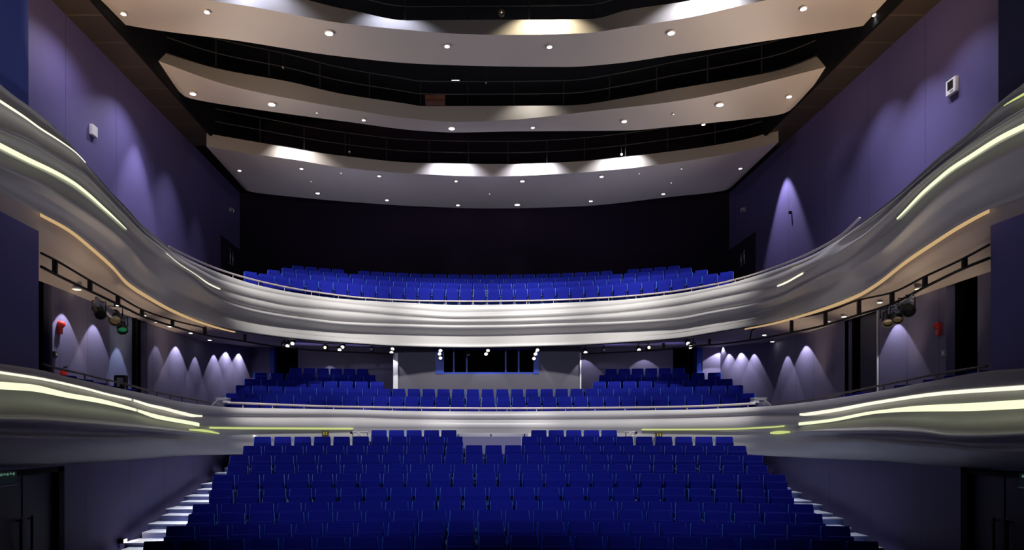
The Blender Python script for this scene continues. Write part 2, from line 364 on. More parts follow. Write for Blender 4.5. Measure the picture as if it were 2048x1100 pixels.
# ---------------------------------------------------------------- soffit and floor of the upper balcony
def by_angle(poly, angs, c=(0.0, 10.0)):
    a = np.array([math.atan2(p[1] - c[1], p[0] - c[0]) for p in poly]); o = np.argsort(a)
    arr = np.array([tuple(p) for p in poly], float)[o]; a = a[o]
    return [Vector((np.interp(t, a, arr[:, 0]), np.interp(t, a, arr[:, 1]), np.interp(t, a, arr[:, 2]))) for t in angs]
inner = []
for px in np.arange(-150, 2200, 12.0):
    e = UP.pt(px, U['E'](px) + 1.5, upper_p(px)['E'] - 0.10); inner.append(e)
WX = 10.0; BY = 29.5
def wz(y): return float(np.interp(y, [12, 15.5, 18.6, 24, 26.5, 29.5], [6.1, 6.02, 5.92, 5.86, 6.1, 6.32]))
outer = [Vector((-WX, y, wz(y))) for y in np.linspace(11.0, BY, 30)] + [Vector((x, BY, 6.32)) for x in np.linspace(-9.5, 9.5, 30)] + [Vector((WX, y, wz(y))) for y in np.linspace(BY, 11.0, 30)]
angs = np.linspace(0.18, math.pi - 0.18, 140)
I, O = by_angle(inner, angs), by_angle(outer, angs)
def ruled(name, rows, m, smooth=True):
    n = len(rows[0]); v = [q for r in rows for q in r]; f = []
    for j in range(len(rows) - 1):
        for i in range(n - 1): f.append((j*n + i, j*n + i + 1, (j+1)*n + i + 1, (j+1)*n + i))
    return pyd(name, v, f, m, smooth=smooth)
rows = [[a.lerp(b, t) for a, b in zip(I, O)] for t in (0, 0.25, 0.5, 0.75, 1.0)]
up = Vector((0, 0, 0.22))
O2 = [Vector((q.x * 1.13, q.y + (2.6 if q.y > 29 else 0), q.z)) for q in O]
rows2 = [[q + up for q in O2], [q + up for q in I]]
s = ruled('ceiling_balcony', rows, M['soffit']); tag(s, None, kind='structure')
s = ruled('floor_balcony', rows2, M['carpet'], False); tag(s, None, kind='structure')

# ---------------------------------------------------------------- walls
def wall(name, poly, z0, z1, m, th=0.15, side=1):
    """upright wall following a plan polyline, <th> thick on its outer side"""
    n = len(poly); v = []; f = []
    q = [Vector((p[0], p[1], 0)) for p in poly]
    for i, p in enumerate(q):
        t = (q[min(i+1, n-1)] - q[max(i-1, 0)]).normalized(); nn = Vector((-t.y, t.x, 0)) * side * th
        a = z0(i) if callable(z0) else z0; b = z1(i) if callable(z1) else z1
        v += [(p.x, p.y, a), (p.x, p.y, b), (p.x + nn.x, p.y + nn.y, b), (p.x + nn.x, p.y + nn.y, a)]
    for i in range(n - 1):
        for k in range(4): f.append((i*4+k, i*4+(k+1)%4, (i+1)*4+(k+1)%4, (i+1)*4+k))
    f.append((0, 1, 2, 3)); f.append(tuple((n-1)*4+k for k in (3, 2, 1, 0)))
    me = bpy.data.meshes.new(name); me.from_pydata([tuple(map(float, a)) for a in v], [], f); me.update()
    bm = bmesh.new(); bm.from_mesh(me); bmesh.ops.recalc_face_normals(bm, faces=bm.faces); bm.to_mesh(me); bm.free()
    return tag(link(name, me, m), None, kind='structure')
UX = 11.3
wall('wall_left', [(-UX, 12.6), (-UX, 32.0)], 6.3, 13.75, M['purple'], side=1)
wall('wall_right', [(UX, 12.4), (UX, 32.0)], 6.3, 13.75, M['purple'], side=-1)
wall('wall_back', [(-UX - .15, 32.0), (UX + .15, 32.0)], 6.3, 17.2, M['backwall'], side=1)
# stalls walls follow the lower balcony in plan
wp = [(-8.27, y) for y in np.linspace(8.6, 24.9, 12)] + [(8.27, y) for y in np.linspace(24.9, 8.6, 12)]
half = len(wp) // 2
DOORL = (10.55, 12.98); DOORR = (10.3, 12.62)
def stalls_wall(name, pts, dy, sgn):
    x = pts[0][0] if sgn < 0 else pts[-1][0]
    body = [(x, dy[1])] + [p for p in pts if p[1] > dy[1] + .02] if sgn < 0 else [p for p in pts if p[1] > dy[1] + .02] + [(x, dy[1])]
    wall(name, body, -0.6, 2.6, M['purple_low'], side=1)
    mb = MB(); a, b = sorted((x, x - .15 if sgn < 0 else x + .15))
    mb.box(a, b, dy[0], dy[1], 2.12, 2.22); mb.box(a, b, 8.6, dy[0], -0.6, 2.22)
    tag(mb.build(name + '_lintel', M['purple_low']), None, kind='structure')
stalls_wall('wall_stalls_left', wp[:half], DOORL, -1)
stalls_wall('wall_stalls_right', wp[half:], DOORR, 1)
# piers beside the stage
def block(name, x0, x1, y0, y1, z0, z1, m): return tag(MB().box(x0, x1, y0, y1, z0, z1).build(name, M[m]), None, kind='structure')
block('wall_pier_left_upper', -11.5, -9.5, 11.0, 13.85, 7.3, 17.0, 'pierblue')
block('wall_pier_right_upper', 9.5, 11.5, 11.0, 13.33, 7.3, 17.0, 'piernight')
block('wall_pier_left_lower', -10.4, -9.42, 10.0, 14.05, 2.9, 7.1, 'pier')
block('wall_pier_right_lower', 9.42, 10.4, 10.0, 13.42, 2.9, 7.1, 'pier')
# lower gallery side walls with their door recesses; depths found from the wall line x = +-10
def gal_wall(name, sgn, spans, opens):
    mb = MB(); a, b = sorted((sgn * WX, sgn * (WX + .2)))
    for y0, y1 in spans: mb.box(a, b, y0, y1, 2.7, 6.5)
    o = mb.build(name, M['gallery']); tag(o, None, kind='structure')
    for y0, y1 in opens:                                        # the dark recess behind an opening
        r = MB(); c, d = sorted((sgn * (WX + .2), sgn * (WX + .95)))
        r.box(sgn * (WX + .95) - .05, sgn * (WX + .95) + .05, y0 - .1, y1 + .1, 2.7, 6.5)
        r.box(c, d, y0 - .12, y0 - .02, 2.7, 6.5); r.box(c, d, y1 + .02, y1 + .12, 2.7, 6.5)
        tag(r.build(name + '_recess', M['black']), None, kind='structure')
ly = lambda px: at_x(px, -WX); ry = lambda px: at_x(px, WX)
gal_wall('wall_gallery_left', -1, [(ly(105), ly(219)), (ly(295), BY)], [(13.0, ly(105)), (ly(219), ly(295))])
gal_wall('wall_gallery_right', 1, [(ry(1980) - 1.0, ry(1955)), (ry(1892), ry(1757)), (ry(1690), BY)], [(ry(1955), ry(1892)), (ry(1757), ry(1690))])
# wall behind the lower balcony with two doorways
bx = lambda px, d: (px - VX) / F * d + CX
mb = MB(); X = [bx(500, BY) - .3, bx(540, BY), bx(596, BY), bx(1346, BY), bx(1405, BY), bx(1456, BY) + .3]
for a, b in ((0, 1), (2, 3), (4, 5)): mb.box(X[a], X[b], BY, BY + .2, 2.8, 6.6)
tag(mb.build('wall_back_lower', M['gallery']), None, kind='structure')
for a, b in ((1, 2), (3, 4)):
    mb = MB(); mb.box(X[a] - .2, X[b] + .2, BY + 1.1, BY + 1.2, 2.8, 6.6); mb.box(X[a] - .12, X[a] - .02, BY + .2, BY + 1.1, 2.8, 6.6); mb.box(X[b] + .02, X[b] + .12, BY + .2, BY + 1.1, 2.8, 6.6)
    tag(mb.build('wall_vestibule', M['black']), None, kind='structure')
# projection booth
D0 = 27.2; bl, br = bx(788, D0), bx(1162, D0); wl, wr = bx(871, D0), bx(1078, D0); zs = CZ + (VY - 748) / F * D0; zt = CZ + (VY - 697) / F * D0
mb = MB().box(bl, wl, D0, D0 + .15, 3.0, 6.35).box(wr, br, D0, D0 + .15, 3.0, 6.35).box(wl, wr, D0, D0 + .15, 3.0, zs).box(wl, wr, D0, D0 + .15, zt, 6.35)
mb.box(bl, bl + .12, D0 + .15, BY, 3.0, 6.35).box(br - .12, br, D0 + .15, BY, 3.0, 6.35)
tag(mb.build('wall_booth', M['booth']), None, kind='structure')
mb = MB().box(wl - .3, wr + .3, D0 + 1.6, D0 + 1.7, 4.4, 6.35).box(wl - .3, wr + .3, D0 + .16, D0 + 1.6, zs - .3, zs - .2)
tag(mb.build('wall_booth_inside', M['black']), None, kind='structure')
# white posts at the booth corners
for k, (p0, p1) in enumerate(((786.5, 796), (1159.5, 1162.5))):
    o = MB().box(bx(p0, D0 - .06), bx(p1, D0 - .06), D0 - .08, D0 - .002, 3.4, CZ + (VY - 706) / F * D0).build('trim_%d' % (k + 1), M['white'], bevel=0.01); tag(o, None, kind='structure')
# booth window
wn = empty('window_1', ((wl + wr) / 2, D0, zs)); tag(wn, 'wide dark projection booth window with blue frame', None, None, 'structure')
def loc(o): return adopt(o, wn)
fr = MB().box(wl, bx(888, D0), D0 - .02, D0 + .12, zs, zt).box(bx(1067, D0), wr, D0 - .02, D0 + .12, zs, zt).box(wl, wr, D0 + .02, D0 + .10, zs, zs + .07).box(wl, wr, D0 + .02, D0 + .10, zt - .05, zt)
for px in (906, 932, 1010, 1036): fr.box(bx(px, D0), bx(px + 3, D0), D0 + .03, D0 + .09, zs, zt)
loc(fr.build('frame', M['bluedoor']))
pane = MB().box(wl, wr, D0 + .055, D0 + .065, zs, zt); pane.v = [(x, y + (.10 if z < (zs + zt) / 2 else .0), z) for x, y, z in pane.v]   # leaning glass, as booths have
loc(pane.build('pane', M['glass']))

# ---------------------------------------------------------------- ceiling
tag(MB().box(-12, 12, 4, 33, 17.0, 17.2).build('ceiling', M['black']), None, kind='structure')
for nm, s in (('left', -1), ('right', 1)):
    a, b = sorted((s * UX, s * 10.25))
    tag(MB().box(a, b, 10.5, 26.6, 13.72, 13.86).build('ceiling_edge_' + nm, M['brownpan']), None, kind='structure')
    a, b = sorted((s * 10.25, s * 10.17))
    tag(MB().box(a, b, 10.5, 32, 13.62, 17.0).build('ceiling_upstand_' + nm, M['black']), None, kind='structure')
    a, b = sorted((s * UX, s * 10.25))
    tag(MB().box(a, b, 26.6, 32, 13.74, 13.86).build('ceiling_corner_' + nm, M['black']), None, kind='structure')

class Arc:
    def __init__(s, yc, k): s.yc, s.k = yc, k
    def depth(s, px):
        q = (px - VX) / F
        return bis(lambda d: d + s.k * (q * d + CX) ** 2 - s.yc)
BANDS = []
def cloud(label, fa, ga, frange, grange, S, Fl, G):
    fS, fF, fG = interp(S), interp(Fl), interp(G); N = 110; nv = 8; cols = []
    def under(u, v):
        pf = frange[0] + (frange[1] - frange[0]) * u; pg = grange[0] + (grange[1] - grange[0]) * u
        px = pf * (1 - v) + pg * v; py = fF(pf) * (1 - v) + fG(pg) * v
        return P(px, py, Arc(fa[0] * (1 - v) + ga[0] * v, fa[1] * (1 - v) + ga[1] * v).depth(px))
    for i in range(N + 1):
        u = i / N; pf = frange[0] + (frange[1] - frange[0]) * u
        f0 = under(u, 0); d = f0.y; s0 = P(pf, fS(pf), d + .38)   # the upper edge leans back
        col = [Vector((s0.x, s0.y + .14, s0.z)), s0, s0.lerp(f0, .5), f0]
        col += [under(u, j / nv) for j in range(1, nv + 1)]
        e = col[-1]; col += [e + Vector((0, .02, .14)), f0 + Vector((0, .14, .14))]
        cols.append(col)
    n = len(cols[0]); v = [q for c in cols for q in c]; f = []
    for i in range(N):
        for j in range(n): f.append((i*n + j, (i+1)*n + j, (i+1)*n + (j+1) % n, i*n + (j+1) % n))
    f.append(tuple(range(n))); f.append(tuple(N*n + j for j in range(n))[::-1])
    me = bpy.data.meshes.new('ceiling_panel'); me.from_pydata([tuple(q) for q in v], [], f); me.update()
    bm = bmesh.new(); bm.from_mesh(me); bmesh.ops.recalc_face_normals(bm, faces=bm.faces); bm.to_mesh(me); bm.free()
    for p in me.polygons: p.use_smooth = True
    try: me.set_sharp_from_angle(angle=R(38))
    except Exception: pass
    o = link('acoustic_panel', me, M['cloud']); tag(o, label, 'ceiling panel', kind='thing')
    def find(px, py):
        best = None
        for i in range(0, 221):
            u = i / 220
            for j in range(0, 41):
                v_ = j / 40
                pf = frange[0] + (frange[1] - frange[0]) * u; pg = grange[0] + (grange[1] - grange[0]) * u
                x = pf * (1 - v_) + pg * v_; y = fF(pf) * (1 - v_) + fG(pg) * v_
                e = (x - px) ** 2 + (3 * (y - py)) ** 2
                if best is None or e < best[0]: best = (e, u, v_)
        return under(best[1], best[2])
    BANDS.append(dict(find=find, fF=fF, fS=fS, fa=fa))
    return o
cloud('uppermost curved pale ceiling panel, largest and warm toned at both ends', (20.5, .0377), (22.3, .031), (150, 1850), (196, 1806),
      [(427,-46),(615,0),(674,15),(700,20),(817,41),(900,40),(1100,39),(1183,38),(1255,20),(1374,2),(1450,-16),(1533,-38)],
      [(427,2),(513,15),(601,32),(674,45),(794,58),(913,67.5),(1016,70),(1170,66.5),(1255,54),(1374,36),(1450,19),(1533,0)],
      [(196,12),(212,27),(239,46),(262,52),(478,82),(674,112),(845,128),(1016,133),(1130,134),(1221,128),(1374,106),(1519,84),(1731,51),(1758,46),(1789,24),(1806,8)])
cloud('middle curved pale ceiling panel between two dark gaps', (25.4, .0415), (26.9, .0415), (306, 1664), (359, 1590),
      [(307,99),(434,137),(581,164),(680,187),(811,207),(845,212),(1135,211),(1255,195),(1348,178),(1480,156),(1560,140),(1662,102)],
      [(306,118),(444,167),(513,184),(600,201),(690,217),(811,236),(913,244),(1016,240),(1187,222),(1348,203),(1450,184),(1553,159),(1664,131)],
      [(359,184),(372,194),(390,199),(513,219),(690,243),(845,262),(913,265),(1016,263),(1255,261),(1348,253),(1485,239),(1560,229),(1580,221),(1590,212)])
cloud('lowest curved ceiling panel in front of the dark rear wall', (28.1, .029), (31.85, .026), (413, 1557), (484, 1463),
      [(415,267),(513,284),(680,311),(845,326),(1016,328),(1118,325),(1348,302),(1485,280),(1555,260)],
      [(413,293),(513,309),(598,321),(690,336),(845,348.5),(982,353),(1118,348),(1255,337),(1348,325),(1450,309),(1557,284)],
      [(484,372),(493,381),(510,385),(560,391),(690,403),(845,413),(982,417),(1152,413),(1348,393),(1450,381),(1463,374)])

# catwalk railings standing behind each ceiling panel
def catwalk(bi, x0, x1, posts, label, h=1.05, back=.62):
    b = BANDS[bi]; arc = Arc(b['fa'][0] + back, b['fa'][1])
    def pt(px, dz):
        d0 = Arc(*b['fa']).depth(px); q = P(px, b['fS'](px), d0 + .38); d = arc.depth(px); r = P(px, 0, d)
        return Vector((r.x, d, q.z + dz - .02))
    o = empty('catwalk_railing', pt(posts[len(posts) // 2], 0)); tag(o, label, 'railing')
    xs = np.linspace(x0, x1, 40)
    for dz in (h, h * .55): adopt(MB().tube([pt(x, dz) for x in xs], .022, 6).build('rail', M['grey']), o)
    for x in posts: adopt(MB().tube([pt(x, -.2), pt(x, h)], .025, 6).build('post', M['grey']), o)
    adopt(MB().tube([pt(x, .06) for x in xs], .07, 4).build('kickboard', M['darkmetal']), o)
    return pt
cw0 = catwalk(0, 560, 1430, [680, 810, 937, 1058, 1190, 1320], 'dark catwalk railing above the uppermost ceiling panel')
cw1 = catwalk(1, 330, 1640, [432, 538, 640, 739, 841, 935, 1028, 1127, 1219, 1313, 1415, 1523], 'dark catwalk railing behind the middle ceiling panel')
cw2 = catwalk(2, 430, 1540, [520, 608, 690, 773, 858, 937, 1016, 1094, 1169, 1251, 1335, 1430], 'dark catwalk railing behind the lowest ceiling panel')

# ---------------------------------------------------------------- lamps
def spot(loc, target, power, angle, blend=0.3, col=(1, 0.97, 0.95), radius=0.05, name='spot_lamp'):
    l = bpy.data.lights.new(name, 'SPOT'); l.energy = power; l.spot_size = R(angle); l.spot_blend = blend; l.color = col; l.shadow_soft_size = radius
    o = bpy.data.objects.new(name, l); C.objects.link(o); o.location = loc
    o.rotation_euler = (Vector(target) - Vector(loc)).to_track_quat('-Z', 'Y').to_euler()
    return o
def point(loc, power, col=(1, 1, 1), radius=0.3):
    l = bpy.data.lights.new('house_lamp', 'POINT'); l.energy = power; l.color = col; l.shadow_soft_size = radius
    o = bpy.data.objects.new('house_lamp', l); C.objects.link(o); o.location = loc; return o
DL = {}
def downlight(loc, r, label, group, lens='lamp', name='downlight'):
    key = (round(r, 3), lens)
    if key not in DL:
        a = MB().lathe([(r, -.02), (r * 1.25, -.02), (r * 1.25, .012), (r, .012)], (0, 0, 0), (0, 0, 1), 18).mesh('trim_ring', M['white'])
        b = MB().lathe([(r * .25, -.03), (r * .95, -.022), (r * .95, .004)], (0, 0, 0), (0, 0, 1), 18).mesh('lens', M[lens])
        DL[key] = (a, b)
    o = empty(name, loc); tag(o, label, 'ceiling light', group)
    link('trim_ring', DL[key][0], None, o); link('lens', DL[key][1], None, o)
    return o
ORD = ['first','second','third','fourth','fifth','sixth','seventh','eighth','ninth','tenth','eleventh','twelfth','thirteenth','fourteenth','fifteenth','sixteenth','seventeenth','eighteenth','nineteenth','twentieth']
def ordn(i):
    if i < 20: return ORD[i]
    t = {20: 'twenty', 30: 'thirty', 40: 'forty'}[(i + 1) // 10 * 10]
    return t + '-' + ORD[(i + 1) % 10 - 1] if (i + 1) % 10 else {20: 'twentieth', 30: 'thirtieth', 40: 'fortieth'}[i + 1]
bandname = ['uppermost', 'middle', 'lowest']
lamps = [
 [(249,24,6),(415,20,6),(658,62,9),(894,88,6),(1098,90,6),(1343,63,8),(1608,13,7),(1748,26,5)],
 [(385,184,7),(543,206,8),(633,223,2),(726,237,4),(905,254,7),(1064,252,4),(1248,239,6),(1346,225,2),(1406,246,4),(1440,207,8),(1580,190,6)],
 [(481,338,4),(604,334,4),(621,360,1.6),(636,384,4.5),(682,343,1.6),(757,350,4),(774,398,4),(910,360,3.5),(914,407,4),(977,385,1.6),(1035,406,6),(1044,360,5),(1180,399,4),(1205,351,4.5),(1280,344,1.6),(1324,385,4),(1343,362,1.6),(1363,334,2),(1481,334,4)],
]
DOWN = []
for bi, lst in enumerate(lamps):
    lst = sorted(lst)
    for i, (px, py, r) in enumerate(lst):
        q = BANDS[bi]['find'](px, py); rad = r * q.y / F * 1.05
        k, side = (i, 'left') if i < (len(lst) + 1) // 2 else (len(lst) - 1 - i, 'right')
        size = 'tiny' if r < 2.5 else ('small' if r < 5 else 'bright round')
        big = r >= 3
        downlight((q.x, q.y, q.z - .05), max(.03, rad * .8), f'{size} downlight, {ORD[k]} from the {side} end of the {bandname[bi]} ceiling panel', 'downlights in the curved ceiling panels', 'lamp' if big else 'lampdim')
        if big: DOWN.append((bi, q, r))

# ---------------------------------------------------------------- seats
def seat_meshes():
    t = R(11)
    def tilt(mb, y0, z0, ang):
        c, s = math.cos(ang), math.sin(ang)
        mb.v = [(x, y0 + (y - y0) * c + (z - z0) * s, z0 + (z - z0) * c - (y - y0) * s) for x, y, z in mb.v]; return mb
    b = MB(); w0, w1 = .245, .222           # padded back, a little narrower at the top
    b.add([(-w0, -.05, .36), (w0, -.05, .36), (w0, .03, .36), (-w0, .03, .36), (-w0 * .99, -.055, .62), (w0 * .99, -.055, .62), (w0 * .99, .03, .62), (-w0 * .99, .03, .62),
           (-w1, -.035, .96), (w1, -.035, .96), (w1, .03, .96), (-w1, .03, .96)],
          [(3, 2, 1, 0), (8, 9, 10, 11)] + [q for k in (0, 4) for q in ((k, k+1, k+5, k+4), (k+1, k+2, k+6, k+5), (k+2, k+3, k+7, k+6), (k+3, k, k+4, k+7))])
    tilt(b, 0, .36, t); back = b.mesh('backrest', M['fabric'], .018, 3)
    s = MB().box(-.225, .225, -.20, -.11, .40, .80); tilt(s, -.11, .40, R(4)); seat = s.mesh('seat_cushion', M['fabric'], .025, 3)
    sh = MB(); sh.add([(-.262, .020, .30), (.262, .020, .30), (.262, .052, .30), (-.262, .052, .30), (-.238, .020, .95), (.238, .020, .95), (.238, .052, .95), (-.238, .052, .95)],
           [(3, 2, 1, 0), (4, 5, 6, 7), (0, 1, 5, 4), (1, 2, 6, 5), (2, 3, 7, 6), (3, 0, 4, 7)]); tilt(sh, 0, .36, t); shell = sh.mesh('back_shell', M['rim'], .006, 1)
    sp = MB().box(.255, .285, -.20, .12, .0, .56); sp.box(.235, .305, -.12, .08, 0, .03); side = sp.mesh('side_panel', M['navy'], .006, 1)
    ar = MB().box(.243, .297, -.26, .14, .56, .61); arm = ar.mesh('armrest', M['armp'], .014, 2)
    l = MB().box(-.285, -.255, -.20, .12, .0, .56); l.box(-.305, -.235, -.12, .08, 0, .03); side2 = l.mesh('side_panel', M['navy'], .006, 1)
    a2 = MB().box(-.297, -.243, -.26, .14, .56, .61); arm2 = a2.mesh('armrest', M['armp'], .014, 2)
    return back, seat, shell, side, arm, side2, arm2
SM = seat_meshes()
PARTN = ['backrest', 'seat_cushion', 'back_shell', 'side_panel', 'armrest', 'side_panel', 'armrest']
def make_seat(first=False):
    o = empty('theatre_seat')
    for k, me in enumerate(SM):
        if k > 4 and not first: continue
        link(PARTN[k], me, None, o)
    return o
PROTO = [None, None]
def put_seat(x, y, z, rz, label, group, first):
    k = 1 if first else 0
    if PROTO[k] is None:
        o = PROTO[k] = make_seat(first); kids = None
    else:
        o = PROTO[k].copy(); C.objects.link(o)
        for ch in PROTO[k].children:
            c = ch.copy(); C.objects.link(c); c.parent = o
    o.location = (x, y, z); o.rotation_euler = (0, 0, rz); tag(o, label, 'seat', group)
    return o
def arc_pos(yrow, rad, s):
    a = s / rad; return rad * math.sin(a), yrow - rad + rad * math.cos(a), -a
PITCH = .553
ST_Y = [11.9, 12.75, 13.7, 14.65, 15.6, 16.55, 17.5, 18.5, 19.55, 20.5, 21.4]
ST_TOP = [.98, 1.11, 1.21, 1.30, 1.516, 1.78, 1.946, 2.155, 2.373, 2.61, 2.80]
ST_N = [22, 22, 22, 23, 23, 24, 24, 25, 25, 25, 25]
ST_R = 27.0
SEAT_H = .955
rowword = ['front visible', 'second', 'third', 'fourth', 'fifth', 'sixth', 'seventh', 'eighth', 'ninth', 'tenth', 'rearmost']
def endlabel(i, n):
    return (ordn(i), 'left') if i < (n + 1) // 2 else (ordn(n - 1 - i), 'right')
ST_Z = [t - SEAT_H for t in ST_TOP]
for r in range(11):
    n = ST_N[r]; idx = list(range(n))
    offs = {i: (i - (n - 1) / 2) * PITCH for i in idx}
    if r == 9: idx = [i for i in idx if i not in (11, 12, 13)]
    if r == 10: offs = {i: (-3.72 + .535 * i + .26) for i in range(5)}; offs.update({5 + i: (1.2 + .535 * i + .26) for i in range(5)}); idx = list(range(10))
    for k, i in enumerate(idx):
        x, y, a = arc_pos(ST_Y[r], ST_R, offs[i])
        wd, side = endlabel(k, len(idx))
        put_seat(x, y, ST_Z[r], a, f'dark blue stalls seat, {rowword[r]} row from the stage, {wd} from its {side} end', f'stalls seats, {rowword[r]} row', i == idx[0])

# stalls floor: one stepped terrace following the rows, with lower floor in front and aisle ground behind
ST_W = [6.12, 6.12, 6.12, 6.4, 6.4, 6.68, 6.68, 6.95, 6.95, 6.95, 6.95]
mb = MB()
mb.box(-8.2, 8.2, 4.0, 11.3, -.65, -.01)
for r in range(11):
    N = 28; y0, y1 = -.50, .46 if r < 10 else 2.2
    base = -.6; z = ST_Z[r]; vs = []; fs = []
    sw = ST_W[r]
    for i in range(N + 1):
        sx = -sw + 2 * sw * i / N; a = sx / ST_R
        yc = ST_Y[r] - ST_R
        for rr, zz in ((ST_R + y0, base), (ST_R + y0, z - .002), (ST_R + y1, z - .002), (ST_R + y1, base)):
            vs.append((rr * math.sin(a), yc + rr * math.cos(a), zz))
    for i in range(N):
        for k in range(4): fs.append((i*4+k, (i+1)*4+k, (i+1)*4+(k+1)%4, i*4+(k+1)%4))
    fs.append((0, 1, 2, 3)); fs.append(tuple(N*4+k for k in (3, 2, 1, 0)))
    mb.add(vs, fs)
o = mb.build('floor', M['carpet']); tag(o, None, kind='structure')
# wall under the lower balcony behind the stalls
wall('wall_stalls_back', [(-8.4, 24.9), (8.4, 24.9)], -.6, 2.75, M['booth'], side=1)

# side aisle stairs
def fz(d): return float(np.interp(d, [0, 11.3] + ST_Y, [0.0, -.02] + ST_Z))
def stair(name, ys, sgn, label):
    o = empty(name, (sgn * 7.2, 15, fz(15))); tag(o, label, 'stairs')
    ds = []
    for y in ys: ds.append(bis(lambda d: -(CZ - fz(d)) / d * F + (y - VY), 8, 24))
    ds = sorted(ds); ds = ds + [ds[-1] + .7]
    for i in range(len(ds) - 1):
        d0, d1 = ds[i], ds[i + 1]; z = fz(d0) + .03
        mid = .5 * (d0 + d1); wi = float(np.interp(mid, [p - .8 for p in ST_Y], ST_W)) - .25; drop = wi ** 2 / (2 * ST_R)
        xo = 8.05 - (.02 if i % 2 else .12); a, b = sorted((sgn * wi, sgn * xo))
        m = MB().box(a, b, d0 - .02, d1 + .02, z - .16 if i else -.3, z - .035, 1)
        m.box(a, b, d0 - .035, d1 + .02, z - .035, z, 1, top=0)
        adopt(m.build('step', [M['step'], M['riser']], bevel=.006, seg=1), o)
    return ds
YL = [1110, 1088, 1067, 1050, 1033, 1020, 1006, 994.6, 981, 970, 956, 948, 937, 927]
YR = [1098, 1074, 1058, 1039, 1029, 1012, 1004, 987, 978, 963, 953.5, 942, 935]
dsl = stair('aisle_stair', YL, -1, 'brightly lit pale steps climbing the left aisle beside the stalls')
dsr = stair('aisle_stair', YR, 1, 'dimly lit bluish steps climbing the right aisle beside the stalls')
o = empty('step_light', (-8.2, 15.0, .40)); tag(o, 'small bright wall lamp above the lowest step of the left aisle', 'wall light')
adopt(MB().box(-8.27, -8.14, 14.92, 15.08, .35, .45).build('housing', M['darkmetal'], bevel=.01), o)
adopt(MB().box(-8.139, -8.125, 14.94, 15.06, .365, .435).build('lens', M['lamp']), o)

# mixing position in the gap of the last two rows
dk = empty('sound_desk', (0.05, 20.5, 1.66)); tag(dk, 'grey violet control desk with white top in the gap between the rear stalls seats', 'desk')
zt1 = CZ + (VY - 873) / F * 20.5
x0, x1 = bx(925, 20.5), bx(1042, 20.5)
adopt(MB().box(x0, x1, 20.42, 20.5, 1.62, zt1).build('front_panel', M['deskpan'], bevel=.008), dk)
y2 = 21.35; x2, x3 = bx(917, y2), bx(1056, y2)
adopt(MB().box(x2, x3, y2, y2 + .05, CZ + (VY - 874) / F * y2, CZ + (VY - 866.5) / F * y2).box(x2 + .1, x2 + .16, y2 + .02, y2 + .08, 1.85, 2.62).box(x3 - .16, x3 - .1, y2 + .02, y2 + .08, 1.85, 2.62).build('top_board', M['white'], bevel=.006), dk)
for px in (916, 982, 1049): adopt(MB().box(bx(px - 1.2, y2), bx(px + 1.2, y2), y2 - .03, y2 - .001, CZ + (VY - 873) / F * y2, CZ + (VY - 868) / F * y2).build('clip', M['darkmetal']), dk)
# small metal braces at the ends of the last row and row plates on the balcony front
def brace(x0p, x1p, label, flip):
    d = 21.45; o = empty('metal_brace', (bx((x0p + x1p) / 2, d), d, 2.6)); tag(o, label, 'railing')
    z0, z1 = CZ + (VY - 872.5) / F * d, CZ + (VY - 864.5) / F * d; a, b = bx(x0p, d), bx(x1p, d)
    adopt(MB().tube([(a, d, z1), (b, d, z1)], .022, 6).build('top_bar', M['metal']), o)
    adopt(MB().tube([(a, d, z0), (b, d, z0)], .022, 6).tube([(a + .02, d, 1.85), (a + .02, d, z1)], .018, 6).tube([(b - .02, d, 1.85), (b - .02, d, z1)], .018, 6).build('frame', M['metal']), o)
    m, n = a + (b - a) * .35, a + (b - a) * .62
    if flip: m, n = n, m
    adopt(MB().tube([(m, d - .02, z1), (n, d - .02, z0)], .026, 6).build('diagonal', M['white']), o)
    adopt(MB().tube([(a - .02 if not flip else b + .02, d, z1 - .05), (a - .02 if not flip else b + .02, d, z1 + .02)], .035, 8).build('knob', M['darkmetal']), o)
brace(704, 736, 'low chrome frame with a white diagonal, left end of the rearmost stalls row', False)
brace(1250, 1271, 'low chrome frame with a white diagonal, right end of the rearmost stalls row', True)
def plate(px0, px1, py0, py1, label):
    pm = lower_p((px0 + px1) / 2)
    d = LO.depth((px0 + px1) / 2, .16); o = empty('marker_plate', P((px0 + px1) / 2, py1, d)); tag(o, label, 'sign')
    a, b = P(px0, py1, d), P(px1, py0, d)
    adopt(MB().box(a.x, b.x, d, d + .05, a.z, b.z).build('plate', M['olive'], bevel=.012), o)
    w_, h_ = b.x - a.x, b.z - a.z
    for t in (.25, .62):
        mm = MB().box(a.x + w_ * t, a.x + w_ * (t + .17), d - .006, d, a.z + h_ * .30, a.z + h_ * .42)
        mm.box(a.x + w_ * (t + .01), a.x + w_ * (t + .15), d - .006, d, a.z + h_ * .55, a.z + h_ * .68).box(a.x + w_ * (t + .05), a.x + w_ * (t + .12), d - .006, d, a.z + h_ * .42, a.z + h_ * .55)
        adopt(mm.build('yellow_mark', M['yellow']), o)
plate(643.5, 657, 860.5, 873, 'small dark plate with two yellow marks under the lime strip, left of the desk')
plate(1311, 1324.5, 863.5, 875, 'small dark plate with two yellow marks under the lime strip, right of the desk')

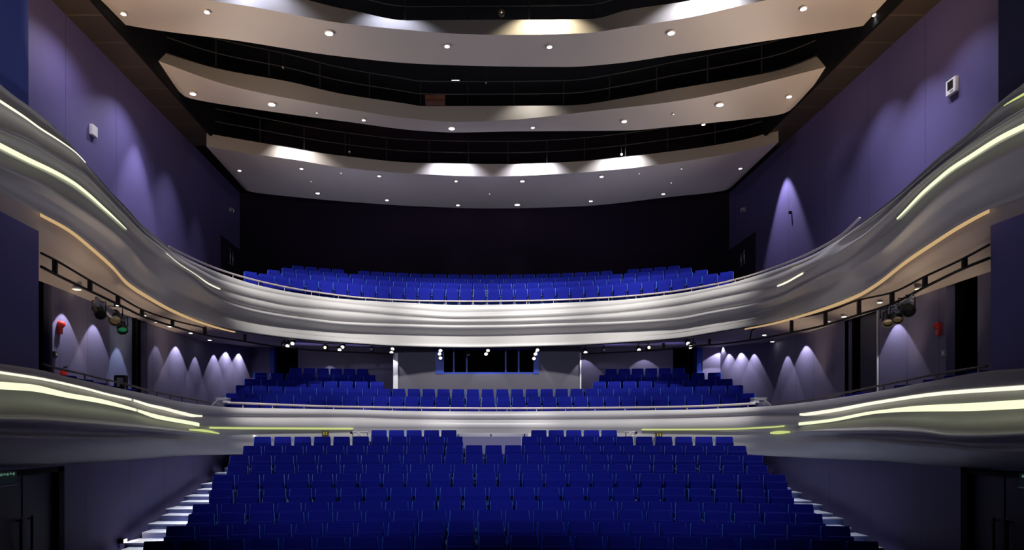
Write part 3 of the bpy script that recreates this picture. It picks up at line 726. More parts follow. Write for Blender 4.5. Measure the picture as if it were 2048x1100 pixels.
# ---------------------------------------------------------------- lower balcony seats
B_Y = [25.35, 26.25, 27.15, 28.05, 28.95]; B_TOP = [4.02, 4.35, 4.67, 5.0, 5.32]; B_Z = [t - SEAT_H for t in B_TOP]; B_R = [16, 16.5, 20, 24, 30]
mass = []       # seats of the back rows and the upper balcony: (x, y, z, angle)
def place_balcony(r):
    n = 33; step = 2 * B_R[r] * math.asin(8.72 / B_R[r]) / n
    for i in range(n):
        x, y, a = arc_pos(B_Y[r], B_R[r], (i - (n - 1) / 2) * step); wd, side = endlabel(i, n)
        put_seat(x, y, B_Z[r], a, f'blue lower balcony seat, {["front", "second"][r]} row behind the rail, {wd} from its {side} end', f'lower balcony seats, {["front", "second"][r]} row', i == 0)
for r in (0, 1): place_balcony(r)
for r, s0, s1, n in ((2, -9.2, -4.0, 9), (2, 4.05, 9.2, 9), (3, -9.15, -4.4, 8), (3, 4.45, 9.15, 8), (4, -8.05, -4.85, 6), (4, 4.9, 8.1, 6)):
    for i in range(n):
        x, y, a = arc_pos(B_Y[r], B_R[r], s0 + (s1 - s0) * (i + .5) / n); mass.append((x, y, B_Z[r], a))
# upper balcony
V_Y = [27.8, 28.8, 29.8, 30.85]; V_TOP = [8.48, 8.92, 9.33, 9.74]; V_R = [13.5, 15, 17, 19.5]
V_X = [8.7, 8.35, 8.2, 8.15]; V_N = [34, 32, 31, 30]
for r in range(4):
    ha = V_R[r] * math.asin(V_X[r] / V_R[r])
    for i in range(V_N[r]):
        if r == 3 and i in (4, 25): continue
        x, y, a = arc_pos(V_Y[r], V_R[r], -ha + 2 * ha * (i + .5) / V_N[r]); mass.append((x, y, V_TOP[r] - SEAT_H, a))
tv, tf = [], []
for me in SM[:5]:
    n = len(tv); tv += [v.co.copy() for v in me.vertices]; tf += [(tuple(n + i for i in p.vertices), {'fabric': 0, 'navy': 1, 'armp': 2, 'rim': 3}[[k for k in ('fabric', 'navy', 'armp', 'rim') if M[k] == me.materials[0]][0]]) for p in me.polygons]
tva = np.array([tuple(v) for v in tv]); av = []; af = []; ami = []
for (x, y, z, a) in mass:
    c, s = math.cos(a), math.sin(a); n = len(av)
    av += [(x + c * q[0] - s * q[1], y + s * q[0] + c * q[1], z + q[2]) for q in tva.tolist()]
    af += [tuple(n + i for i in p[0]) for p in tf]; ami += [p[1] for p in tf]
me = bpy.data.meshes.new('theatre_seats'); me.from_pydata(av, [], af)
for k in ('fabric', 'navy', 'armp', 'rim'): me.materials.append(M[k])
me.polygons.foreach_set('material_index', ami); me.update()
o = link('theatre_seats', me, None); tag(o, 'remaining blue seats in the upper balcony and the stepped rear rows of the lower balcony', 'seats', 'remaining balcony seats', 'stuff')

# terraces carrying the balcony rows
def terraces(name, Y, Z, Rr, X, zb, blocks=None):
    mb = MB()
    for r in range(len(Y)):
        for (s0, s1) in (blocks[r] if blocks else [(-X[r], X[r])]):
            N = 24; vs = []; fs = []; yc = Y[r] - Rr[r]
            for i in range(N + 1):
                a = (s0 + (s1 - s0) * i / N) / Rr[r]
                for rr, zz in ((Rr[r] - .52, zb), (Rr[r] - .52, Z[r] - .003), (Rr[r] + .40, Z[r] - .003), (Rr[r] + .40, zb)):
                    vs.append((rr * math.sin(a), yc + rr * math.cos(a), zz))
            for i in range(N):
                for k in range(4): fs.append((i*4+k, (i+1)*4+k, (i+1)*4+(k+1)%4, i*4+(k+1)%4))
            fs.append((0, 1, 2, 3)); fs.append(tuple(N*4+k for k in (3, 2, 1, 0))); mb.add(vs, fs)
    return tag(mb.build(name, M['carpet']), None, kind='structure')
terraces('floor_terrace_lower', B_Y, B_Z, B_R, None, 2.9, [[(-9.3, 9.3)], [(-9.3, 9.3)], [(-9.3, -3.75), (3.75, 9.3)], [(-9.3, -3.75), (3.75, 9.3)], [(-9.0, -3.75), (3.75, 9.0)]])
terraces('floor_terrace_upper', V_Y, [t - SEAT_H for t in V_TOP], V_R, [9.6, 9.2, 9.0, 9.0], 6.6)
# lower balcony slab, from the front back to the gallery walls
inn = [(x, y, 3.0) for x, y in LO.curve(-.18, 9.2, 80)]
out = [(-10.0, y, 3.0) for y in np.linspace(9.2, 29.5, 30)] + [(x, 29.5, 3.0) for x in np.linspace(-9.7, 9.7, 30)] + [(10.0, y, 3.0) for y in np.linspace(29.5, 9.2, 30)]
an2 = np.linspace(.02, math.pi - .02, 120); I3, O3 = by_angle(inn, an2), by_angle(out, an2)
dn = Vector((0, 0, -.2))
s = ruled('floor_gallery', [I3, O3, [q + dn for q in O3], [q + dn for q in I3], I3], M['carpet'], False); tag(s, None, kind='structure')
# seats along the two side galleries, their tops just above the front
for sgn, cols in ((-1, [14.5, 15.15, 15.8, 16.45, 17.1]), (1, [13.3, 13.95, 14.6, 15.6, 17.2, 17.85])):
    nm = 'left' if sgn < 0 else 'right'
    for i, d in enumerate(cols):
        px = VX + F * (sgn * 9.0 - CX) / d; zt2 = CZ + (VY - L['T'](px) + 5) / F * d
        k, sd = (ordn(i), 'stage end') if i < 3 else (ordn(len(cols) - 1 - i), 'far end')
        s = put_seat(sgn * 9.0, d, zt2 - SEAT_H, sgn * R(-78), f'blue seat behind the {nm} wing rail of the lower balcony, {k} from the {sd}', f'{nm} gallery seats', i == 0)
        tag(MB().box(sgn * 9.02 - .4, sgn * 9.02 + .4, d - .32, d + .32, 2.98, zt2 - SEAT_H).build('floor_plinth', M['carpet']), None, kind='structure')

# pale stair blocks at both ends of the lower balcony front row
def end_steps(px0, px1, label, sgn):
    d = 21.2; o = empty('balcony_stair', (bx((px0 + px1) / 2, d), d, 3.2)); tag(o, label, 'stairs')
    for k, (a, b, y0, y1) in enumerate(((0.30, 1.0, 795, 799), (.22, .55, 803, 811), (.72, 1.0, 801, 806))):
        if sgn > 0: a, b = 1 - b, 1 - a
        p, q = P(px0 + (px1 - px0) * a, y1, d + .3 * (2 - k)), P(px0 + (px1 - px0) * b, y0, d + .3 * (2 - k))
        adopt(MB().box(p.x, q.x, p.y, p.y + .3, p.z, q.z).build('step', M['step'], bevel=.01), o)
    p = P(px0 + (px1 - px0) * (.12 if sgn < 0 else .88), 811, d); q = P(px0 + (px1 - px0) * (.45 if sgn < 0 else .55), 800, d)
    adopt(MB().tube([p, q], .03, 6).tube([q, q + Vector((0, .9, .05))], .03, 6).build('stringer', M['white']), o)
end_steps(420, 455, 'small white steps by the left end of the lower balcony front row', -1)
end_steps(1508, 1546, 'small white steps by the right end of the lower balcony front row', 1)

# ---------------------------------------------------------------- doors and signs at stalls level
def stalls_door(name, sgn, y0, y1, label, hy):
    x = LO.b + .02; o = empty(name, (sgn * x, (y0 + y1) / 2, 0)); tag(o, label, None, None, 'structure')
    def sb(a, b, *r): a, b = sorted((sgn * a, sgn * b)); return (a, b) + r
    f = MB().box(*sb(x - .05, x + .16, y1 - .17, y1, -.3, 2.13)).box(*sb(x - .05, x + .16, y0, y0 + .12, -.3, 2.13)).box(*sb(x - .05, x + .16, y0, y1, 2.03, 2.13))
    adopt(f.build('door_frame', M['black']), o)
    m = (hy[0] + hy[1]) / 2
    for a, b, h in ((y0 + .13, m - .02, hy[0]), (m + .02, y1 - .18, hy[1])):
        lf = MB().box(*sb(x + .05, x + .10, a, b, -.3, 2.02)).build('door_leaf', M['doorp']); adopt(lf, o)
        hb = MB().tube([(sgn * (x - .03), h, .25), (sgn * (x - .03), h, 1.30)], .022, 8)
        for z in (.35, 1.26): hb.tube([(sgn * (x - .03), h, z), (sgn * (x + .06), h, z)], .014, 6)
        hd = hb.build('door_handle', M['darkmetal']); adopt(hd, o)
        cp = MB().tube([(sgn * (x - .03), h, 1.30), (sgn * (x - .03), h, 1.315)], .024, 8).build('handle_cap', M['metal']); adopt(cp, o)
    adopt(MB().box(*sb(x + .16, x + .22, y0, y1, -.3, 2.2)).build('door_backing', M['black']), o)
stalls_door('door_1', -1, DOORL[0], DOORL[1], 'dark double door with long pull handles under the left balcony wing', (11.75, 12.05))
stalls_door('door_2', 1, DOORR[0], DOORR[1], 'dark double door with long pull handles under the right balcony wing', (11.55, 11.85))
def exit_sign(sgn, y, z, label):
    x = 8.22; o = empty('exit_sign', (sgn * x, y, z)); tag(o, label, 'sign')
    def sb(a, b, *r): a, b = sorted((sgn * a, sgn * b)); return (a, b) + r
    adopt(MB().box(*sb(x - .06, x + .02, y - .30, y + .30, z - .11, z + .11)).build('sign_box', M['green'], bevel=.01), o)
    for k in range(7): adopt(MB().box(*sb(x - .066, x - .06, y - .26 + k * .075, y - .215 + k * .075, z + .045 + .012 * (k % 2), z + .085)).build('pale_mark', M['mint']), o)
    adopt(MB().box(*sb(x - .075, x + .0, y - .30, y + .30, z - .125, z - .112)).build('lower_edge', M['white']), o)
exit_sign(-1, at_x(34, -8.16) - .30, CZ + (VY - 956) / F * 11.3, 'dim green exit sign above the left stalls door')
exit_sign(1, at_x(2040, 8.16) - .28, CZ + (VY - 962) / F * 10.9, 'dim green exit sign at the right edge above the stalls door')

# ---------------------------------------------------------------- things on the upper side walls
def wallbox(name, px, py, w_, h_, sgn, mt, label, face=None, cat='wall box'):
    d = at_x(px, sgn * UX); z = CZ + (VY - py) / F * d; o = empty(name, (sgn * UX, d, z)); tag(o, label, cat)
    a, b = sorted((sgn * (UX - .10), sgn * UX))
    adopt(MB().box(a, b, d - w_ / 2, d + w_ / 2, z - h_ / 2, z + h_ / 2).build('case', M[mt], bevel=.02), o)
    if face:
        a, b = sorted((sgn * (UX - .108), sgn * (UX - .095)))
        adopt(MB().box(a, b, d - w_ * .28, d + w_ * .28, z - h_ * .18, z + h_ * .36).build('dark_window', M[face], bevel=.004), o)
        adopt(MB().box(a, b, d - w_ * .3, d + w_ * .05, z - h_ * .36, z - h_ * .30).build('lower_slot', M['greybox']), o)
    return o
wallbox('wall_box', 183.5, 262, .28, .30, -1, 'white', 'small plain white box high on the left purple wall')
wallbox('wall_lamp_box', 1908.5, 173, .34, .38, 1, 'white', 'white wall box with a dark window high on the right purple wall', 'darkmetal')
wallbox('wall_sensor', 1583, 425, .09, .10, 1, 'darkmetal', 'tiny dark sensor on the right purple wall inside the light cone', None, 'sensor')
for sgn, px, nm in ((-1, 459, 'left'), (1, 1490, 'right')):
    d = at_x(px, sgn * UX); z = CZ + (VY - 421) / F * d; o = empty('emergency_lamp', (sgn * UX, d, z)); tag(o, f'tiny hooked lamp high in the far {nm} corner of the upper balcony', 'wall light')
    a, b = sorted((sgn * (UX - .12), sgn * UX)); adopt(MB().box(a, b, d - .06, d + .06, z - .05, z + .12).build('bracket', M['greybox'], bevel=.01), o)
    adopt(MB().tube([(sgn * (UX - .1), d, z + .1), (sgn * (UX - .2), d - .05, z + .02), (sgn * (UX - .2), d - .05, z - .1)], .025, 6).build('hook', M['white']), o)
def upper_door(name, sgn, pa, pb, bars, label):
    y0, y1 = at_x(pa, sgn * UX), 31.9
    o = empty(name, (sgn * UX, (y0 + y1) / 2, 7.2)); tag(o, label, None, None, 'structure')
    a, b = sorted((sgn * (UX - .03), sgn * (UX + .02)))
    adopt(MB().box(a, b, min(y0, y1), max(y0, y1), 7.0, 11.1).build('door_leaf', M['doorp']), o)
    for px, pt_, pb_ in bars:
        d = at_x(px, sgn * (UX - .1)); z0, z1 = CZ + (VY - pb_) / F * d, CZ + (VY - pt_) / F * d
        adopt(MB().tube([(sgn * (UX - .1), d, z0), (sgn * (UX - .1), d, z1)], .035, 8).tube([(sgn * (UX - .1), d, z1 - .06), (sgn * UX, d, z1 - .06)], .02, 6).tube([(sgn * (UX - .1), d, z0 + .06), (sgn * UX, d, z0 + .06)], .02, 6).build('door_handle', M['metal'], smooth=True), o)
upper_door('door_3', -1, 441, 484, [(460.5, 497, 528), (465.5, 504, 531)], 'dark door with two pale pull bars, far left corner of the upper balcony')
upper_door('door_4', 1, 1512, 1463, [(1482.5, 506, 533), (1488.5, 499, 529)], 'dark door with two pale pull bars, far right corner of the upper balcony')

# ---------------------------------------------------------------- lower gallery doors and fittings
# pale blue door set in the left opening, a dark one opposite
d0, d1 = ly(219), ly(295)
o = empty('door_5', (-WX - .1, (d0 + d1) / 2, 3.0)); tag(o, 'pale blue door leaf in the left gallery opening', None, None, 'structure')
adopt(MB().box(-WX - .14, -WX - .08, d0 + .02, ly(270), 2.8, 6.4).build('door_leaf', M['paleblue']), o)
adopt(MB().box(-WX - .06, -WX + .02, ly(270), ly(270) + .12, 2.8, 6.4).build('door_frame', M['black']), o)
o = empty('door_6', (WX + .1, (ry(1757) + ry(1690)) / 2, 3.0)); tag(o, 'dark door leaf in the right gallery opening', None, None, 'structure')
adopt(MB().box(WX + .12, WX + .18, ry(1752), ry(1712), 2.8, 6.4).build('door_leaf', M['doorp']), o)
adopt(MB().box(WX - .02, WX + .10, ry(1690), ry(1690) + .35, 2.8, 6.4).build('door_frame', M['gallery']), o)
adopt(MB().box(WX - .03, WX + .02, ry(1757) - .0, ry(1757) + .03, 2.8, 6.4).build('door_edge', M['white']), o)
# blue doors standing in the two rear doorways
for nm, xa, xb, lab in (('door_7', bx(540, BY), bx(548.5, BY), 'bright blue door edge in the left rear doorway of the lower balcony'), ('door_8', bx(1394, BY), bx(1405, BY), 'bright blue door edge in the right rear doorway of the lower balcony')):
    o = empty(nm, (xa, BY, 4)); tag(o, lab, None, None, 'structure')
    adopt(MB().box(xa, xb, BY + .02, BY + .5, 4.2, 6.3).build('door_leaf', M['bluedoor']), o)
def gal_item(px, py, sgn): d = at_x(px, sgn * (WX - .05)); return Vector((sgn * WX, d, CZ + (VY - py) / F * d))
def alarm(name, px, py, sgn, label, s=1.0):
    q = gal_item(px, py, sgn); o = empty(name, q); tag(o, label, 'alarm')
    adopt(MB().lathe([(.02, 0), (.085 * s, .01), (.085 * s, .07), (.05 * s, .13), (.01, .14)], q, (-sgn, 0, 0), 14).build('sounder', M['red'], smooth=False), o)
    adopt(MB().box(*(sorted((q.x, q.x - sgn * .07))), q.y - .05 * s, q.y + .05 * s, q.z - .22 * s, q.z - .05 * s).build('lower_body', M['red'], bevel=.015), o)
alarm('fire_alarm', 122, 649, -1, 'red fire alarm sounder in the first light cone of the left gallery wall')
alarm('fire_alarm', 1875, 652, 1, 'red fire alarm sounder on the right gallery wall near the dark opening')
q = gal_item(121.5, 746, -1); o = empty('fire_extinguisher', q - Vector((0, 0, .3))); tag(o, 'red extinguisher just behind the left wing rail', 'fire extinguisher')
adopt(MB().lathe([(.06, -.3), (.075, -.27), (.075, .02), (.03, .07), (.02, .09)], q + Vector((.12, 0, 0)), (0, 0, 1), 14).build('cylinder_body', M['red'], smooth=True), o)
adopt(MB().tube([q + Vector((.12, 0, .07)), q + Vector((.12, 0, .13)), q + Vector((.2, 0, .14))], .015, 6).build('valve', M['darkmetal']), o)
for px, py, sgn, lab in ((113, 709, -1, 'small olive switch box low in the first light cone, left gallery wall'), (1886, 706, 1, 'small grey switch box beside the dark opening, right gallery wall')):
    q = gal_item(px, py, sgn); o = empty('switch_box', q); tag(o, lab, 'switch')
    a, b = sorted((q.x, q.x - sgn * .05))
    adopt(MB().box(a, b, q.y - .06, q.y + .06, q.z - .07, q.z + .07).build('back_box', M['olive'] if sgn < 0 else M['greybox'], bevel=.012), o)
    a, b = sorted((q.x - sgn * .05, q.x - sgn * .06)); adopt(MB().box(a, b, q.y - .03, q.y + .03, q.z - .03, q.z + .04).build('cover', M['metal'], bevel=.004), o)
# floor loudspeaker / light behind the left rail
q = LO.pt(239, 766, -.25); o = empty('monitor_box', q); tag(o, 'small black framed unit with grey face on the left wing rail', 'stage light')
adopt(MB().box(q.x - .13, q.x + .13, q.y, q.y + .15, q.z - .12, q.z + .18).build('case', M['darkmetal'], bevel=.02), o)
adopt(MB().box(q.x - .06, q.x + .09, q.y - .012, q.y, q.z - .08, q.z + .12).build('grey_face', M['greybox'], bevel=.01), o)
adopt(MB().box(q.x - .11, q.x - .07, q.y - .02, q.y, q.z - .10, q.z + .03).box(q.x + .03, q.x + .07, q.y - .03, q.y - .012, q.z - .1, q.z + .02).tube([(q.x, q.y + .07, q.z - .6), (q.x, q.y + .07, q.z - .1)], .03, 6).build('bracket', M['darkmetal']), o)

# ---------------------------------------------------------------- lighting bar under the upper balcony
PB = UPlan(9.35, 9.9, 17.0, 2.5)
barU = [(82,506),(110,520),(180,561),(236,592),(284,619),(345,640),(406,655)]
barL = [(82,533),(110,548),(180,582),(237,609),(284,632),(345,652),(410,670),(490,683),(560,694),(640,701),(720,705),(788,708)]
bar = empty('lighting_bar', (-9.3, 18, 6.1)); tag(bar, 'black twin lighting bar curving under the left side of the upper balcony', 'lighting bar')
def bar_build(o, U_, L_, posts, endu):
    gu, gl = interp(U_), interp(L_)
    xs = np.linspace(U_[0][0], U_[-1][0], 40); adopt(MB().tube([PB.pt(x, gu(x)) for x in xs] + [PB.pt(endu, gl(endu))], .024, 6).build('upper_pipe', M['darkmetal'], smooth=True), o)
    xs = np.linspace(L_[0][0], L_[-1][0], 60); adopt(MB().tube([PB.pt(x, gl(x)) for x in xs], .030, 6).build('lower_pipe', M['darkmetal'], smooth=True), o)
    for px, top in posts:
        a = PB.pt(px, gl(px)); b = PB.pt(px, top if top else gu(px)); adopt(MB().box(a.x - .045, a.x + .045, a.y - .03, a.y + .03, a.z, b.z).build('hanger', M['darkmetal']), o)
bar_build(bar, barU, barL, [(110, 0), (180, 0), (236, 0), (284, 0), (345, 0), (410, 654), (490, 663)], 410)
barUR = [(1503,661),(1510,656),(1583,639),(1651,624),(1718,600),(1784,585),(1850,553),(1929,516),(1979,489)]
barLR = [(1163,708),(1230,705),(1330,699),(1405,691),(1440,688),(1503,680),(1583,665),(1651,650),(1718,629),(1784,608),(1850,574),(1929,536),(1979,516)]
bar2 = empty('lighting_bar', (9.3, 18, 6.1)); tag(bar2, 'black twin lighting bar curving under the right side of the upper balcony', 'lighting bar')
def bar_build_r(o, U_, L_, posts):
    gu, gl = interp(U_), interp(L_)
    xs = np.linspace(U_[0][0], U_[-1][0], 40); adopt(MB().tube([PB.pt(1500, gl(1500))] + [PB.pt(x, gu(x)) for x in xs], .024, 6).build('upper_pipe', M['darkmetal'], smooth=True), o)
    xs = np.linspace(L_[0][0], L_[-1][0], 60); adopt(MB().tube([PB.pt(x, gl(x)) for x in xs], .030, 6).build('lower_pipe', M['darkmetal'], smooth=True), o)
    for px, top in posts:
        a = PB.pt(px, gl(px)); b = PB.pt(px, top if top else gu(px)); adopt(MB().box(a.x - .045, a.x + .045, a.y - .03, a.y + .03, a.z, b.z).build('hanger', M['darkmetal']), o)
bar_build_r(bar2, barUR, barLR, [(1929, 0), (1850, 0), (1784, 0), (1718, 0), (1651, 0), (1583, 0), (1419, 678), (1327, 686)])

# spotlights hung on the bars
def lantern(q, aim, ln, rad, label, lens, group, body='darkmetal'):
    d = Vector(aim).normalized(); o = empty('stage_spotlight', q); tag(o, label, 'stage light', group)
    adopt(MB().lathe([(rad * .55, -ln * .5), (rad * .8, -ln * .45), (rad * .85, ln * .1), (rad, ln * .2), (rad, ln * .5), (rad * .82, ln * .5), (rad * .8, ln * .3)], q, d, 14).build('can', M[body]), o)
    adopt(MB().lathe([(.01, ln * .34), (rad * .79, ln * .36), (rad * .79, ln * .32)], q, d, 14).build('lens', M[lens]), o)
    sd = d.cross(Vector((0, 0, 1))).normalized() * rad * 1.1
    adopt(MB().tube([q + sd, q + sd + Vector((0, 0, rad * 1.7)), q - sd + Vector((0, 0, rad * 1.7)), q - sd], .016, 6).tube([q + Vector((0, 0, rad * 1.7)), q + Vector((0, 0, rad * 2.2))], .02, 6).build('yoke', M['darkmetal']), o)
    return o
for px, py, aim, ln, rad, lens, lab in ((198, 622, (.5, -.6, -.5), .40, .13, 'darkmetal', 'black spotlight nearest the stage on the left lighting bar'),
        (230, 634, (.4, -.7, -.5), .44, .15, 'lampglow', 'largest black spotlight in the middle of the left bar cluster'),
        (243, 652, (.4, -.5, -.7), .36, .13, 'greenlens', 'spotlight with a green lens at the end of the left bar cluster'),
        (1813, 618, (-.3, -.8, -.3), .46, .15, 'darkmetal', 'black spotlight nearest the stage on the right lighting bar'),
        (1794, 631, (-.3, -.6, -.7), .36, .12, 'lampglow', 'small black spotlight with warm lens, middle of the right bar cluster'),
        (1775, 636, (-.3, -.6, -.7), .40, .13, 'lampglow', 'black spotlight with warm lens, far end of the right bar cluster')):
    q = PB.pt(px, py, .05); lantern(q, aim, ln, rad, lab, lens, 'spotlights hung on the lighting bars')
for px0, px1, y0, y1, lab in ((192, 252, 592, 628, 'grey bundle of cables and clamps above the left spotlights'), (1778, 1826, 612, 585, 'grey bundle of cables and clamps above the right spotlights')):
    o = empty('cable_bundle', PB.pt((px0 + px1) / 2, (y0 + y1) / 2, .02)); tag(o, lab, 'cables')
    for k in range(6):
        pts = []
        for t in np.linspace(0, 1, 9):
            pts.append(PB.pt(px0 + (px1 - px0) * t, y0 + (y1 - y0) * t + 5 + k * 2.0 + 7 * math.sin(math.pi * t) + random.uniform(-3, 3), .04 + .02 * (k % 3)))
        adopt(MB().tube(pts, .035, 6).build('cable', M['greybox']), o)
gd = PB.pt(147, 571, -.2)
# round downlights in the soffit of the upper balcony and small track spots
def soffit_point(px, py):
    """where the sight line meets the soffit, by marching along the ruled sheet"""
    best = None
    for t in np.linspace(0, 1, 40):
        for a, b in zip(I, O):
            q = a.lerp(b, t); x = VX + F * (q.x - CX) / q.y; y = VY - F * (q.z - CZ) / q.y; e = (x - px) ** 2 + (y - py) ** 2
            if best is None or e < best[0]: best = (e, q)
    return best[1]
SL = [(147,571,.13,'lampwarm'),(232,605,.07,'lamp'),(261,619,.05,'lampdim'),(291,630,.07,'lamp'),(308,637,.05,'lampdim'),(339,649,.07,'lamp'),(382,665,.07,'lamp'),(421,681,.08,'lamp')]
SRr = [(1845,571,.12,'lampwarm'),(1754,606,.07,'lamp'),(1721,620,.06,'lampdim'),(1689,629,.08,'lamp'),(1659,640,.05,'lampdim'),(1529,666,.08,'lamp'),(1545,680,.08,'lamp'),(1532,672,.04,'lampdim')]
for lst, side in ((SL, 'left'), (sorted(SRr, reverse=True), 'right')):
    for i, (px, py, r, ls) in enumerate(lst):
        q = soffit_point(px, py)
        nice = 'wide oval' if r > .1 else 'small round'
        downlight((q.x, q.y, q.z - .03), r * .8, f'{nice} downlight under the {side} side of the upper balcony, {ordn(i)} from the stage', f'soffit downlights, {side} side', ls)
TR = [(575,692,1),(585,687,1),(679,700,1),(685,694,1),(783,705,1),(785,698,1),(879,708,1),(881,701,1),(881,716,1),(972,708,1),(976,701,1),(1071,708,1),(1075,700,1),(1068,717,1),(1171,705,1),(1278,700,1),(1376,687,1),(1381,694,1)]
tl = {575: 'left', 679: 'centre left'}
def trackspot(px, py, label):
    q = PB.pt(px, py, -.05) ; o = empty('track_light', q); tag(o, label, 'spotlight', 'track spotlights under the upper balcony')
    adopt(MB().lathe([(.066, .0), (.085, .0), (.085, .16), (.04, .18)], q, (0, .8, .6), 12).build('can', M['darkmetal']), o)
    adopt(MB().lathe([(.01, -.012), (.066, -.006), (.066, .02)], q, (0, .8, .6), 12).build('lens', M['lampsmall']), o)
    adopt(MB().tube([q + Vector((0, .08, .08)), q + Vector((0, .10, .45))], .015, 6).build('stem', M['darkmetal']), o)
TR.sort()
for i, (px, py, _) in enumerate(TR):
    k, side = (i, 'left') if i < 9 else (17 - i, 'right')
    trackspot(px, py, f'tiny bright spotlight above the lower balcony, {ordn(k)} from the {side} of its row')
for px, py, wpx, hpx, lab in ((567,690,11,12,'black loudspeaker box under the balcony, left of all the spotlights'),(650,695,9,12,'black loudspeaker box with a small light above the left rear wall'),(743,698,6,12,'slim black box under the balcony just left of the booth'),(1208,700,6,10,'slim black box under the balcony just right of the booth'),(1298,695,8,10,'black loudspeaker box with a small light above the right rear wall'),(1388,690,9,11,'black loudspeaker box under the balcony, right of all the spotlights')):
    q = PB.pt(px, py, -.2); hw, hh = wpx / 2 / F * q.y, hpx / 2 / F * q.y
    o = empty('loudspeaker', q); tag(o, lab, 'loudspeaker')
    adopt(MB().box(q.x - hw, q.x + hw, q.y, q.y + .22, q.z - hh, q.z + hh).build('cabinet', M['darkmetal'], bevel=.02), o)
    adopt(MB().lathe([(.01, -.008), (.05, -.004), (.055, 0)], q, (0, 1, 0), 12).build('cone', M['lampwarm'] if px in (650, 1298) else M['greybox']), o)
    adopt(MB().tube([q + Vector((0, .1, hh)), q + Vector((0, .1, hh + .3))], .02, 6).build('hanger', M['darkmetal']), o)
for px, py, lab in ((935, 705, 'unlit black spotlight with a pale rim between the left and middle booth spotlights'),):
    q = PB.pt(px, py, -.05); lantern(q, (.2, -.5, -.7), .3, .10, lab, 'greybox', None)
d = Arc(BANDS[1]['fa'][0] + 1.2, BANDS[1]['fa'][1]).depth(890); q = P(870, 196, d); o = empty('storage_box', q); tag(o, 'dim brown box lying on the catwalk above the middle ceiling panel', 'box')
adopt(MB().box(q.x - .38, q.x + .38, q.y, q.y + .4, q.z - .10, q.z + .12).build('carton', mat('brown_board', (.16, .06, .04), .8), bevel=.01), o)
q = P(911, 161, d); o = empty('tube_lamp', q); tag(o, 'thin pale tube lamp glowing in the dark gap above the middle ceiling panel', 'lamp')
adopt(MB().tube([q - Vector((.15, 0, 0)), q + Vector((.15, 0, 0))], .022, 8).build('tube', M['lampdim']), o)
adopt(MB().box(q.x - .17, q.x + .17, q.y + .02, q.y + .07, q.z - .02, q.z + .04).tube([q + Vector((0, .05, 0)), q + Vector((0, .05, .6))], .012, 6).build('holder', M['grey']), o)
# small golden lamps in the dark gaps above the ceiling panels
for bi, px, py, r, lab in ((0, 1003, 26, .10, 'gold ringed lamp in the dark gap above the uppermost panel'), (2, 699, 304, .05, 'tiny amber lamp left of centre above the lowest panel'), (2, 1243, 309, .05, 'tiny amber lamp right of centre above the lowest panel'), (1, 566, 135, .035, 'tiny amber lamp in the dark gap left above the middle panel'), (1, 972, 166, .03, 'tiny amber lamp in the dark gap at the centre above the middle panel')):
    d = Arc(BANDS[bi]['fa'][0] + .5, BANDS[bi]['fa'][1]).depth(px); q = P(px, py, d); o = empty('amber_lamp', q); tag(o, lab, 'lamp')
    adopt(MB().lathe([(r * .7, -.03), (r, -.03), (r, .05), (r * .7, .05)], q, (0, 1, 0), 14).build('ring', M['metal']), o)
    adopt(MB().lathe([(.004, -.035), (r * .72, -.02), (r * .72, .0)], q, (0, 1, 0), 14).build('lens', M['amber']), o)
    adopt(MB().tube([q + Vector((0, .03, r)), q + Vector((0, .05, r + .5))], .012, 6).build('stem', M['grey']), o)

# ================================================================ LIGHT
VIOLET = (.84, .82, 1.0)
def wash(px, py, sgn, power, offm=.32, col=VIOLET):
    """washer hanging close to a lower gallery wall, just under the soffit"""
    d = at_x(px, sgn * WX); zp = CZ + (VY - py) / F * d; lz = wz(d) - .10
    h = max(.22, lz - zp); ang = math.atan2(offm, h)
    spot((sgn * (WX - offm), d, lz), (sgn * (WX - offm), d, 0), power, 2 * math.degrees(ang), .12, col, .02)
for px, py, pw in ((125,628,105),(187,650,100),(240,683,95),(312,692,32),(352,693,110),(390,714,65),(428,710,95),(452,703,120),(478,700,140)): wash(px, py, -1, pw)
for px, py, pw in ((1458,699,90),(1482,694,130),(1508,708,90),(1575,712,85),(1612,692,100),(1795,648,90)): wash(px, py, 1, pw)
def wash_back(px, py, d, ltop, power, offm=.3):
    x = bx(px, d); zp = CZ + (VY - py) / F * d; h = max(.2, ltop - zp); ang = math.atan2(offm, h)
    spot((x, d - offm, ltop), (x, d - offm, 0), power, 2 * math.degrees(ang), .12, VIOLET, .02)
wash_back(1440, 694, BY, 6.28, 80); wash_back(660, 731, BY, 6.25, 50, .4); wash_back(1168, 719, BY, 6.25, 36, .4); wash_back(1288, 719, BY, 6.25, 36, .45)
for px in (786, 880, 976, 1071, 1166):
    spot((bx(px, D0), D0 - .36, 5.90), (bx(px, D0), D0 - .12, 3.6), 42, 66, .10, (.90, .89, 1.0), .02)
def wash_up(px, py, sgn, lz, offm, power, blend=.4):
    """tall washer on an upper side wall"""
    d = at_x(px, sgn * UX); zp = CZ + (VY - py) / F * d; ang = math.atan2(offm, lz - zp)
    spot((sgn * (UX - offm), d, lz), (sgn * (UX - offm), d, 0), power, 2 * math.degrees(ang), blend, VIOLET, .03)
wash_up(272, 285, -1, 13.5, .80, 950, .6); wash_up(240, 200, -1, 13.6, 1.3, 600, 1); wash_up(335, 340, -1, 13.6, 1.2, 600, 1); wash_up(110, 60, -1, 13.6, 1.5, 420, 1); wash_up(392, 420, -1, 13.6, 1.0, 260, 1)
